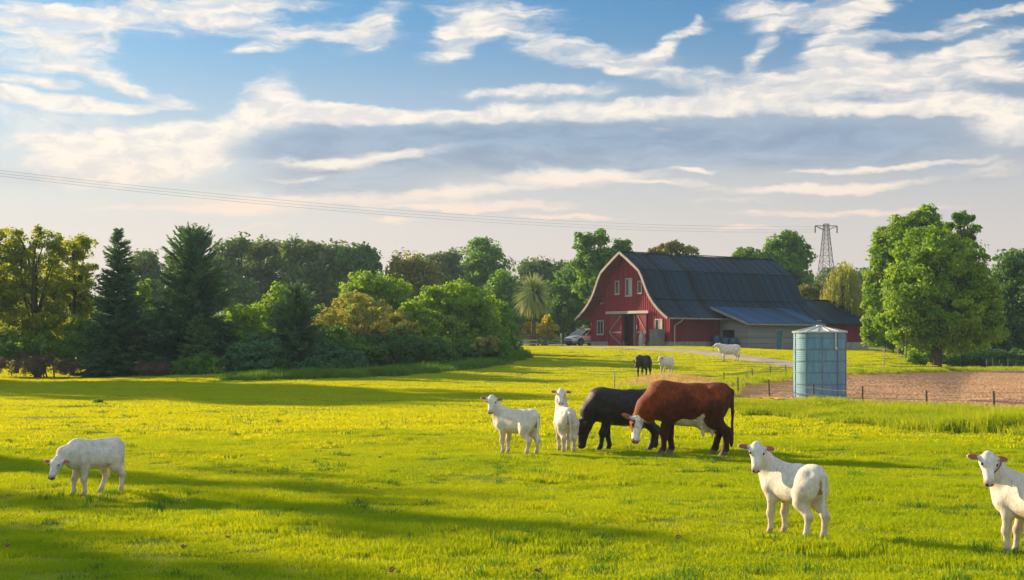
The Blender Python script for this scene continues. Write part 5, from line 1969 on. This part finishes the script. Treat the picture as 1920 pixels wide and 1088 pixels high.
class Body:
    """an animal's body as smoothly joined tapered limbs and ellipsoids, made into one skin"""
    def __init__(s):
        s.p = []

    def cone(s, a, b, ra, rb, k=.04, c=0, tagn=''):
        s.p.append(('c', np.array(a, float), np.array(b, float), ra, rb, k, c, tagn))

    def chain(s, pts, rad, k=.04, c=0, tagn=''):
        for i in range(len(pts) - 1):
            s.cone(pts[i], pts[i + 1], rad[i], rad[i + 1], k, c, tagn)

    def ell(s, c0, r, axes=None, k=.05, c=0, tagn=''):
        A = np.eye(3) if axes is None else np.array(axes, float)
        A = A / np.linalg.norm(A, axis=1, keepdims=True)
        s.p.append(('e', np.array(c0, float), A, np.array(r, float), None, k, c, tagn))

    @staticmethod
    def dist(q, P):
        if q[0] == 'c':
            a, b, ra, rb = q[1:5]
            ba = b - a
            t = np.clip(((P - a) @ ba) / max(ba @ ba, 1e-9), 0, 1)
            return np.linalg.norm(P - a - t[..., None] * ba, axis=-1) - (ra + (rb - ra) * t)
        c, A, r = q[1:4]
        L = (P - c) @ A.T
        k0 = np.linalg.norm(L / r, axis=-1)
        k1 = np.linalg.norm(L / (r * r), axis=-1)
        return k0 * (k0 - 1) / np.maximum(k1, 1e-6)

    @staticmethod
    def bounds(q):
        if q[0] == 'c':
            r = max(q[3], q[4])
            return np.minimum(q[1], q[2]) - r, np.maximum(q[1], q[2]) + r
        r = q[3].max()
        return q[1] - r, q[1] + r

    def mesh(s, h):
        lo = np.min([s.bounds(q)[0] for q in s.p], axis=0) - .06
        hi = np.max([s.bounds(q)[1] for q in s.p], axis=0) + .06
        n = np.ceil((hi - lo) / h).astype(int) + 1
        ax = [lo[i] + h * np.arange(n[i]) for i in range(3)]
        f = np.full(n, 1.0, np.float64)
        for q in s.p:
            k = q[5]
            a, b = s.bounds(q)
            a = a - k - .05; b = b + k + .05
            i0 = np.maximum(np.floor((a - lo) / h).astype(int), 0); i1 = np.minimum(np.ceil((b - lo) / h).astype(int) + 1, n)
            sl = tuple(slice(i0[i], i1[i]) for i in range(3))
            G = np.stack(np.meshgrid(*[ax[i][sl[i]] for i in range(3)], indexing='ij'), -1)
            d = s.dist(q, G)
            o = f[sl]
            hh = np.maximum(k - np.abs(o - d), 0) / k
            f[sl] = np.minimum(o, d) - hh * hh * k * .25
        V, Q = surface_nets(f, lo, h)
        return V, Q


def basis(f, u):
    f = np.array(f, float); f /= np.linalg.norm(f)
    u = np.array(u, float); u = u - f * (u @ f); u /= np.linalg.norm(u)
    return f, u, np.cross(u, f)          # forward, up, left


def build_animal(name, label, pos, yaw, size, pose, pal, h, cat, group=None, seed=0, cow=False):
    """pos on the ground under the middle of the body; yaw of the heading; pose in the animal's own axes (x ahead, y left, z up), for a withers height of 0.9"""
    B = Body()
    r = np.random.default_rng(seed)
    g = pose.get
    deep = 1.12 if cow else 1.0
    L = g('L', 1.0)                     # length factor
    # ---- trunk
    B.ell((.24 * L, 0, .635), (.25, .150 * deep, .215 * deep), k=.05, c=0)
    B.ell((-.02 * L, 0, .605), (.40 * L, .172 * deep, .205 * deep), k=.08, c=0, tagn='barrel')
    B.ell((-.34 * L, 0, .675), (.205, .150 * deep, .185), k=.07, c=0)
    B.cone((.30 * L, 0, .80), (-.10 * L, 0, .785), .075, .07, k=.08)
    B.cone((-.10 * L, 0, .785), (-.42 * L, 0, .80), .07, .075, k=.08)
    B.ell((.32 * L, 0, .775 if cow else .80), (.11, .07, .085), k=.06)
    for s in (1, -1):
        B.ell((-.33 * L, s * .105, .785), (.07, .04, .04), k=.06)                    # hooks
        B.ell((-.485 * L, s * .065, .735), (.05, .035, .045), k=.05)                 # pins
    for s in (1, -1):
        B.cone((-.30 * L, s * .115, .76), (-.20 * L, s * .150, .50), .030, .020, k=.035)          # flank fold
        B.cone((.33 * L, s * .085, .80), (.30 * L, s * .135, .56), .045, .04, k=.035)             # shoulder blade edge
        for i in range(4 if cow else 0):
            x = (.06 - .075 * i) * L
            B.cone((x, s * .115, .73), (x - .05, s * .166 * (1.08 if cow else 1.0), .56), .014, .012, k=.04)   # ribs
    B.ell((.40 * L, 0, .56), (.12, .085, .13), k=.06)                                # brisket
    if cow:
        B.ell((-.02 * L, 0, .52), (.36 * L, .15, .15), k=.08, tagn='barrel')
    # ---- legs
    lf = 1.12 if cow else 1.0
    for s, key in ((1, 'L'), (-1, 'R')):
        dx, dy = g('f' + key, (0, 0))
        k2 = g('fb' + key, 0.0)
        B.ell((.27 * L, s * .105, .60), (.10, .06, .155), axes=((1, 0, .35), (0, 1, 0), (-.35, 0, 1)), k=.05)
        X = .27 * L
        B.chain([(X + .02, s * .105, .56), (X - .03 + dx * .15, s * .105, .45), (X + dx * .55 + k2, s * (.098) + dy * .6, .265), (X - .008 + dx * .95, s * .095 + dy, .085), (X + .012 + dx, s * .095 + dy, .045)],
                [.088 * lf, .062 * lf, .041 * lf, .028 * lf, .032 * lf], k=.035, c=2)
        B.ell((X + dx * .55 + k2 + .004, s * .098 + dy * .6, .268), (.042, .042, .05), k=.03, c=2)
        B.cone((X + .020 + dx, s * .095 + dy, .030), (X + .036 + dx, s * .095 + dy, .0), .034 * lf, .040 * lf, k=.015, c=4)
        dx, dy = g('h' + key, (0, 0))
        X = -.36 * L
        B.ell((X + .02, s * .10, .60), (.155, .078, .17), axes=((1, 0, -.25), (0, 1, 0), (.25, 0, 1)), k=.06)
        B.chain([(X + .03, s * .105, .56), (X + .05 + dx * .3, s * .115 + dy * .3, .44), (X - .085 + dx * .7, s * .10 + dy * .7, .285), (X - .055 + dx * .95, s * .098 + dy, .09), (X - .03 + dx, s * .098 + dy, .045)],
                [.125 * lf, .088 * lf, .043 * lf, .031 * lf, .033 * lf], k=.04, c=2)
        B.ell((X - .095 + dx * .7, s * .10 + dy * .7, .295), (.045, .034, .06), k=.03, c=2)
        B.cone((X - .022 + dx, s * .098 + dy, .030), (X - .004 + dx, s * .098 + dy, .0), .034 * lf, .040 * lf, k=.015, c=4)
    # ---- tail
    tx = -.52 * L
    tl = g('tail', .42)
    sw = g('tail_y', .0)
    B.chain([(tx + .05, 0, .83), (tx - .035, sw * .3, .77), (tx - .045, sw * .7, .77 - tl * .5), (tx - .035, sw, .77 - tl)], [.035, .026, .018, .016], k=.03, c=5)
    B.ell((tx - .03, sw, .77 - tl - .07), (.028, .028, .10), k=.04, c=5)
    if g('udder'):
        B.ell((-.24, 0, .405), (.15, .12, .13), k=.05, c=6)
        B.ell((-.05, 0, .455), (.20, .10, .07), k=.07, c=6)
        for s in (1, -1):
            for x in (-.18, -.29):
                B.cone((x, s * .055, .32), (x, s * .06, .245), .027, .018, k=.02, c=6)
    # ---- neck and head
    poll = np.array(g('poll'), float)
    Lh = g('head', .30)
    f, u, sd = basis(g('face'), g('crown', (0, 0, 1)))
    n0 = np.array(g('neck0', (.36 * L, 0, .71)), float)
    nm = np.array(g('neckm', (n0 + poll) / 2), float)
    tr = poll + f * Lh * .12 - u * Lh * .20
    nk = 1.25 if cow else 1.0
    B.chain([n0, nm, tr], [.150 * nk, .100 * nk, .20 * Lh], k=.07, c=g('neckc', 0))
    B.chain([n0 + np.array([.06, 0, -.12]), nm - np.array([0, 0, .05]) - f * 0, tr], [.09 * nk, .065 * nk, .16 * Lh], k=.06, c=g('neckc', 0))
    hd = []
    B.ell(poll + f * .22 * Lh - u * .02 * Lh, (.28 * Lh, .255 * Lh, .225 * Lh), axes=(f, sd, u), k=.03, c=1)
    B.ell(poll + f * .02 * Lh + u * .06 * Lh, (.13 * Lh, .15 * Lh, .13 * Lh), axes=(f, sd, u), k=.03, c=1)
    B.cone(poll + f * .34 * Lh - u * .03 * Lh, poll + f * .86 * Lh - u * .05 * Lh, .185 * Lh, .130 * Lh, k=.03, c=1)
    B.cone(poll + f * .28 * Lh - u * .20 * Lh, poll + f * .82 * Lh - u * .14 * Lh, .145 * Lh, .095 * Lh, k=.04, c=1)
    B.ell(poll + f * .91 * Lh - u * .07 * Lh, (.115 * Lh, .158 * Lh, .125 * Lh), axes=(f, sd, u), k=.025, c=3)
    B.ell(poll + f * .87 * Lh - u * .175 * Lh, (.10 * Lh, .105 * Lh, .06 * Lh), axes=(f, sd, u), k=.02, c=3)
    for s in (1, -1):
        B.ell(poll + f * .36 * Lh + sd * s * .180 * Lh + u * .085 * Lh, (.085 * Lh, .06 * Lh, .07 * Lh), axes=(f, sd, u), k=.02, c=1)   # brow
        lift = g('ear_lift', .10)
        la = sd * s + f * (-lift) + u * (-.10)
        la /= np.linalg.norm(la)
        wa = f - la * (f @ la); wa /= np.linalg.norm(wa)
        ta = np.cross(la, wa)
        ec = poll + f * .12 * Lh + sd * s * .18 * Lh + la * .24 * Lh
        B.cone(poll + f * .12 * Lh + sd * s * .12 * Lh, ec - la * .12 * Lh, .06 * Lh, .055 * Lh, k=.02, c=1)
        B.ell(ec, (.235 * Lh, .120 * Lh, max(.045 * Lh, h * 1.05 / size)), axes=(la, wa, ta), k=.02, c=7)
        hd.append((ec, la))
    V, Q = B.mesh(h / size)
    # ---- colours: each point takes the hide of the part it belongs to
    D = np.stack([Body.dist(q, V) for q in B.p], 1)
    cc = np.array([q[6] for q in B.p])
    w = np.exp(-np.clip(D - D.min(1, keepdims=True), 0, 1) / .012)
    Cp = np.array([pal[i] for i in range(8)], float)
    col = (w @ Cp[cc]) / w.sum(1, keepdims=True)
    near = cc[np.argmin(D, 1)]
    # inside of the ears
    for ec, la in hd:
        e = (near == 7) & (np.linalg.norm(V - ec, axis=1) < .27 * Lh)
        q = (V[e] - ec)
        loc = q @ u
        along = q @ la / (.235 * Lh)
        wf = q - np.outer(q @ la, la); wid = np.abs(wf @ f) / (.12 * Lh)
        inn = (loc > 0.0) & ((along ** 2 + wid ** 2) < .74)
        c_ = col[e]; c_[inn] = pal['ear']; c_[~inn] = pal[1] if not pal.get('ear_out') else pal['ear_out']
        col[e] = c_
    # nostrils and mouth line
    for s in (1, -1):
        nn = poll + f * .985 * Lh + sd * s * .075 * Lh - u * .03 * Lh
        m = np.linalg.norm(V - nn, axis=1) < .048 * Lh
        col[m] = pal['nostril']
    ml = np.abs((V - poll) @ u + .145 * Lh - .03 * ((V - poll) @ f)) < .012 * Lh
    m = ml & ((V - poll) @ f > .74 * Lh) & (np.linalg.norm(V - poll, axis=1) < 1.2 * Lh)
    col[m] = col[m] * .45
    # patterns
    if 'paint' in pal:
        col = pal['paint'](V, col, near, dict(poll=poll, f=f, u=u, sd=sd, Lh=Lh, L=L))
    V = V * size
    V[:, 2] = np.maximum(V[:, 2], -.015)
    o = np_mesh(name, V, Q, pal['mat'], smooth=True, attrs={'hide': ('FLOAT_COLOR', np.column_stack([np.clip(col, 0, 1), np.ones(len(col))]))})
    o.location = pos
    o.rotation_euler = (0, 0, yaw)
    tag(o, label, cat, group)
    sm = o.modifiers.new('smooth', 'SMOOTH'); sm.factor = .5; sm.iterations = 2
    # ---- eyes
    for s in (1, -1):
        e = MB()
        c = (poll + f * .375 * Lh + sd * s * .218 * Lh + u * .105 * Lh) * size
        rr = .047 * Lh * size
        e.lathe([(.001, -rr)] + [(rr * math.sin(t), -rr * math.cos(t)) for t in np.linspace(.3, math.pi - .3, 8)] + [(.001, rr)], 14, c)
        e.build('eye', M_eye, o, smooth=True)
    if g('collar'):
        mb = MB()
        ctr = (tr * .40 + nm * .60)
        ax = (tr - nm); ax /= np.linalg.norm(ax)
        a1 = np.cross(ax, [0, 0, 1.0]); a1 /= np.linalg.norm(a1); b1 = np.cross(ax, a1)
        rad = (.20 * Lh * .40 + .100 * .60) + .008
        pts = [tuple((ctr + (a1 * math.cos(t) + b1 * math.sin(t)) * rad * 1.36) * size) for t in np.linspace(0, 2 * math.pi, 40)]
        mb.tube(pts, .008 * size, 6)
        mb.build('collar', M_collar, o, smooth=True)
    return o


def hide_mat(name, rough=.6, bump=.6, sheen=.12, var=.10, spec=.25, trans=0):
    m, t, b = new_mat(name)
    a = t.n('ShaderNodeAttribute', attribute_name='hide').outputs['Color']
    tc = t.n('ShaderNodeTexCoord').outputs['Object']
    n = t.noise(tc, 9, 5, .65).outputs[0]
    n3 = t.noise(t.mapping(tc, scale=(.5, 1, .25)), 38, 4, .7).outputs[0]
    k = t.math('MULTIPLY', t.rng(n, .25, .75, 1 - var, 1 + var), t.rng(n3, .3, .7, 1 - var * .8, 1 + var * .8))
    cm = t.n('ShaderNodeCombineColor'); t.put(cm.inputs[0], k); t.put(cm.inputs[1], k); t.put(cm.inputs[2], k)
    t.put(b.inputs['Base Color'], t.mix(1.0, a, cm.outputs[0], 'MULTIPLY'))
    b.inputs['Roughness'].default_value = rough
    b.inputs['Specular IOR Level'].default_value = spec
    b.inputs['Sheen Weight'].default_value = sheen
    b.inputs['Sheen Roughness'].default_value = .5
    n2 = t.noise(t.mapping(tc, scale=(.6, 1, .35)), 75, 5, .75, .4).outputs[0]
    bp = t.n('ShaderNodeBump'); bp.inputs['Strength'].default_value = bump; bp.inputs['Distance'].default_value = .01
    t.put(bp.inputs['Height'], n2)
    t.put(b.inputs['Normal'], bp.outputs[0])
    return m


M_eye, _, _b = new_mat('eye_dark')
_b.inputs['Base Color'].default_value = (.012, .010, .010, 1); _b.inputs['Roughness'].default_value = .08
M_collar = pmat('rope_collar', (.20, .10, .05), .8)
M_hide_w = hide_mat('white_hide', .85, .9, .1, .15, .1)
M_hide_b = hide_mat('black_hide', .5, .9, .03, .45, .3)
M_hide_r = hide_mat('brown_hide', .7, .9, .05, .34, .2)

WH = (.74, .69, .62)
PAL_W = {0: WH, 1: (.76, .73, .69), 2: (.72, .63, .55), 3: (.34, .15, .12), 4: (.13, .085, .06), 5: (.74, .70, .65), 6: (.7, .5, .42), 7: (.70, .62, .56),
         'ear': (.36, .13, .075), 'nostril': (.05, .025, .02), 'mat': M_hide_w}


def p_calf(V, col, near, k):
    # thin dark shade of skin under the tail, pinkish belly
    m = (V[:, 2] < .50) & (V[:, 2] > .36) & (np.abs(V[:, 0]) < .32) & (near == 0)
    col[m] = col[m] * .5 + np.array([.62, .44, .34]) * .5
    m = (V[:, 0] < -.47) & (np.abs(V[:, 1]) < .045) & (V[:, 2] > .42) & (V[:, 2] < .72) & (near != 5)
    col[m] = np.array([.40, .24, .18])
    # creamier, pinker low down and on the chest
    w = (ss((.60 - V[:, 2]) / .35) * .55)[:, None] * ((near == 0) | (near == 2))[:, None]
    col = col * (1 - w) + np.array([.72, .56, .46]) * w
    # mud on the feet and knees, a rubbed tone along the back
    w = (ss((.16 - V[:, 2]) / .14) * (.5 + .5 * np.sin(V[:, 2] * 90 + V[:, 0] * 31)))[:, None] * .55
    col = col * (1 - w) + np.array([.30, .21, .14]) * w
    w = (np.exp(-((V[:, 2] - .275) / .03) ** 2) * (V[:, 2] < .4) * .35)[:, None]
    col = col * (1 - w) + np.array([.42, .31, .23]) * w
    return col


PAL_W['paint'] = p_calf
PAL_W2 = dict(PAL_W); PAL_W2[3] = (.045, .03, .03)
BK = (.019, .014, .012)
PAL_B = {0: BK, 1: BK, 2: BK, 3: (.02, .018, .018), 4: (.02, .016, .014), 5: BK, 6: (.10, .06, .05), 7: BK, 'ear': (.03, .015, .012), 'nostril': (.006, .006, .006), 'mat': M_hide_b}


def p_black(V, col, near, k):  # brown sheen over the upper shoulders, painted into the black hide
    m = ss((V[:, 2] - .74) / .12)[:, None] * ss((V[:, 0] - .05) / .25)[:, None] * .55
    return col * (1 - m) + np.array([.035, .014, .009]) * m


PAL_B['paint'] = p_black
BR = (.21, .040, .008)
PAL_R = {0: BR, 1: BR, 2: (.055, .013, .005), 3: (.55, .36, .30), 4: (.32, .24, .19), 5: (.10, .022, .006), 6: (.66, .46, .36), 7: BR, 'ear': (.30, .10, .05), 'nostril': (.15, .08, .06), 'mat': M_hide_r}


def p_brown(V, col, near, k):
    q = V - k['poll']
    a = q @ k['f'] / k['Lh']; s = (q @ k['sd']) / k['Lh']; up = q @ k['u'] / k['Lh']
    head = (a > -.05) & (a < 1.1) & (np.linalg.norm(q, axis=1) < 1.2 * k['Lh'])
    face = head & (near == 1) & ((up > .03) | (a > .62) | (np.abs(s) < .10)) & (a > .02)
    col[face] = (.72, .66, .60)
    patch = head & (near == 1) & (a > .18) & (a < .5) & (np.abs(s) > .15)
    col[patch] = BR
    # white belly, dark lower flank, mostly shading painted into the hide
    bz = .455 - .26 * (V[:, 0] + .05) + .02 * np.sin(V[:, 0] * 23)
    m = (V[:, 2] < bz) & (V[:, 2] > .22) & (V[:, 0] < .16) & (V[:, 0] > -.36) & ((near == 0) | (near == 6))
    col[m] = (.66, .52, .43)
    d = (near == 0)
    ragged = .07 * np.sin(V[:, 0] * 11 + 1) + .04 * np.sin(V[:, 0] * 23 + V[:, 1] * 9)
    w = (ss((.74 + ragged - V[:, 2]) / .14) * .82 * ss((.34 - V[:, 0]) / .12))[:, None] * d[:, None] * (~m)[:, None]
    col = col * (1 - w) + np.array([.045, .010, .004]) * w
    m = (V[:, 2] < .05) & (near == 2)
    col[m] = (.30, .22, .17)
    return col


PAL_R['paint'] = p_brown


def local(yaw, v):
    """a direction of the world in the animal's own axes"""
    c, s = math.cos(-yaw), math.sin(-yaw)
    return (v[0] * c - v[1] * s, v[0] * s + v[1] * c, v[2])


def place(pxs, pys):
    P = [gpt(a, b) for a, b in zip(pxs, pys)]
    q = sum(P, Vector()) / len(P)
    q.z = gh(q.x, q.y)
    return q


GC = 'white calves in the pasture'
HD = (0, -.55, -.83)      # the way a calf's face points when it looks at the viewer with its muzzle down


def calf_looking(label, px, py, size, yaw_deg, poll, neckm, seed, look=(-.10, -.50, -.86), crown=(0, -.86, .5), **kw):
    yaw = R(yaw_deg)
    pose = dict(poll=poll, neckm=neckm, face=local(yaw, look), crown=local(yaw, crown), head=kw.pop('head', .345), **kw)
    return build_animal('calf', label, place([px], [py]), yaw, size, pose, PAL_W, .011, 'calf', GC, seed)


# right hand calf, heading away to the left and looking back
calf_looking('white calf with its tail towards us, standing in front of the ploughed field', 1486, 1008, .935, 119, (.35, .25, 1.07), (.40, .13, .92), 1, L=.97,
             fL=(.03, 0), hR=(-.03, 0), hL=(.05, 0), tail=.34)
calf_looking('white calf cut off by the right edge of the photo, thin collar on its neck', 1938, 1049, .94, 116, (.38, .26, 1.06), (.41, .14, .91), 2, L=1.04, collar=True, fR=(.06, 0), hL=(.03, 0))
calf_looking('white calf left of the grazing cows, side on and looking at us', 967, 853, 1.0, 140, (.42, .20, 1.09), (.43, .12, .93), 3, hL=(.06, 0), hR=(-.02, 0), fL=(-.03, 0), tail=.40, tail_y=.03)
calf_looking('white calf seen from behind next to the black cow, looking back over its rump', 1060, 848, 1.0, 97, (.26, .04, 1.19), (.37, .03, 1.02), 4, L=.94, head=.325, look=(-.04, -.62, -.78), crown=(0, -.78, .62), fL=(-.05, 0), fR=(.02, 0), tail=.40, tail_y=-.02)
# left calf, grazing with its head low
_y = R(229)
build_animal('calf', 'white calf with lowered head and dark nose standing in the shade at the left', place([176], [929]), _y, .88,
             dict(poll=(.64, .02, .60), neckm=(.52, 0, .68), face=local(_y, (-.14, -.60, -.78)), crown=local(_y, (-.12, -.76, .64)), head=.345, L=.94, fL=(-.03, 0), fR=(.05, 0), hL=(-.04, 0), hR=(.20, .0), tail=.36, ear_lift=.0),
             PAL_W2, .011, 'calf', GC, 5)
# black cow grazing
_y = R(186)
build_animal('cow', 'black cow grazing with its head down between the calf and the brown cow', place([1170], [846]), _y, 1.40,
             dict(L=1.0, poll=(.61, .06, .42), neckm=(.50, .02, .57), face=(.12, .10, -.97), crown=(.97, .1, .18), head=.37, fL=(.10, .02), fR=(-.07, 0), hL=(.04, 0), hR=(-.06, 0), tail=.42),
             PAL_B, .017, 'cow', 'grown cows in the pasture', 6, cow=True)
# brown cow
_y = R(172)
build_animal('cow', 'large reddish brown cow with a white face and a full udder, head lowered', place([1290], [854]), _y, 1.54,
             dict(L=.94, poll=(.60, .05, .46), neckm=(.49, .03, .58), face=local(_y, (-.12, -.42, -.90)), crown=local(_y, (.30, -.86, .42)), head=.33, fL=(.05, 0), fR=(-.05, 0), hL=(-.06, 0), hR=(.07, 0), tail=.50, udder=True, ear_lift=.25),
             PAL_R, .017, 'cow', 'grown cows in the pasture', 7, cow=True)
# far animals
_y = R(238)
build_animal('calf', 'black calf standing on the grassy slope below the barn, head lowered', place([1206], [707]), _y, 1.28,
             dict(poll=(.62, .05, .66), neckm=(.50, 0, .72), face=local(_y, (-.3, -.35, -.90)), crown=local(_y, (-.3, -.8, .3)), head=.30, tail=.40, fL=(.03, 0), hR=(-.05, 0)), PAL_B, .02, 'calf', None, 8)
PAL_D = dict(PAL_W); PAL_D['ear'] = (.05, .03, .025); PAL_D['ear_out'] = (.05, .03, .025)
_y = R(228)
build_animal('calf', 'white calf with dark ears standing beside the black calf on the slope', place([1249], [703]), _y, 1.08,
             dict(poll=(.56, .04, .86), neckm=(.48, .02, .80), face=local(_y, (-.3, -.55, -.78)), crown=local(_y, (-.3, -.7, .5)), head=.30, tail=.40, hL=(.1, 0)), PAL_D, .02, 'calf', None, 9)
_y = R(178)
build_animal('cow', 'cream white cow standing side on by the gravel drive below the barn', place([1367], [678]), _y, 1.22,
             dict(poll=(.60, .03, .90), neckm=(.50, .02, .82), face=local(_y, (-.86, -.15, -.45)), crown=local(_y, (-.4, -.1, .9)), head=.32, tail=.40, fL=(.04, 0), hL=(.10, 0), hR=(-.05, 0)), PAL_W, .022, 'cow', None, 10, cow=True)

# ================================================================== SMALL THINGS ON THE GRASS
def clods():
    r = random.Random(8)
    M_clod = pmat('dry_leaf', (.26, .13, .05), .9, var=.35)
    for (px, py, s, lab) in [(1270, 1019, .10, 'brown curled leaf lying on the grass left of the right hand calf'), (852, 1006, .09, 'small dark clod in the grass near the middle of the foreground'),
                             (343, 1037, .09, 'brown dead leaf lying on the grass at the lower left'), (427, 1018, .07, 'dry brown leaf just right of the one at the lower left'),
                             (732, 1082, .12, 'brown leaf at the very bottom of the photo'), (1010, 1083, .10, 'dark clod of earth at the bottom edge of the photo'),
                             (712, 864, .08, 'small dark tuft on the sunny grass left of the standing calf'), (705, 924, .06, 'small dark stalk sticking up in the grass at the edge of the shade'), (12, 1036, .10, 'brown leaf at the lower left corner')]:
        p = gpt(px, py)
        s *= .62
        mb = MB()
        for k in range(4):
            a = r.uniform(0, 6.28); e = r.uniform(.2, .7)
            c = Vector((math.cos(a), math.sin(a), 0)) * s * .25 + Vector((0, 0, .055))
            la = Vector((math.cos(a) * math.cos(e), math.sin(a) * math.cos(e), math.sin(e) * .6)); sd = Vector((-math.sin(a), math.cos(a), .3))
            P = [c - la * s * .5, c - la * s * .2 + sd * s * .28, c + la * s * .2 + sd * s * .25 + Vector((0, 0, s * .15)), c + la * s * .6 + Vector((0, 0, s * .2)), c + la * s * .2 - sd * s * .22, c - la * s * .2 - sd * s * .25]
            mb.poly(P)
        o = mb.build('fallen_leaf' if 'leaf' in lab else 'clod', M_clod, None)
        so = o.modifiers.new('thick', 'SOLIDIFY'); so.thickness = .008
        o.location = p
        tag(o, lab, 'leaf' if 'leaf' in lab else 'clod')
    p = gpt(178, 757)
    bl = [((p.x, p.y, p.z + .07), .2, .18, .09), ((p.x + .18, p.y, p.z + .05), .16, .14, .07)]
    tree('weed_tuft', 'small dark tuft of weeds standing alone on the sunny grass at left', p, bl, 300, .10, .08, M_l['bright'], 900, trunk_r=.02, cat='weed', limbs=6)


clods()

# ================================================================== AIR
def haze():
    mb = MB()
    x0, x1, y0, y1, z0, z1 = -260, 260, -30, 380, -1.6, 42
    mb.box((x0, y0, z0), (x1, y1, z1))
    m = bpy.data.materials.new('haze')
    m.use_nodes = True
    t = NT(m.node_tree)
    t.t.nodes.clear()
    out = t.n('ShaderNodeOutputMaterial')
    v = t.n('ShaderNodeVolumePrincipled')
    v.inputs['Color'].default_value = (.55, .80, 1.0, 1)
    v.inputs['Density'].default_value = .0003
    v.inputs['Anisotropy'].default_value = .3
    t.t.links.new(v.outputs[0], out.inputs[1])
    o = mb.build('haze', m)
    tag(o, 'thin pale evening haze over the whole field', 'haze', kind='stuff')


haze()
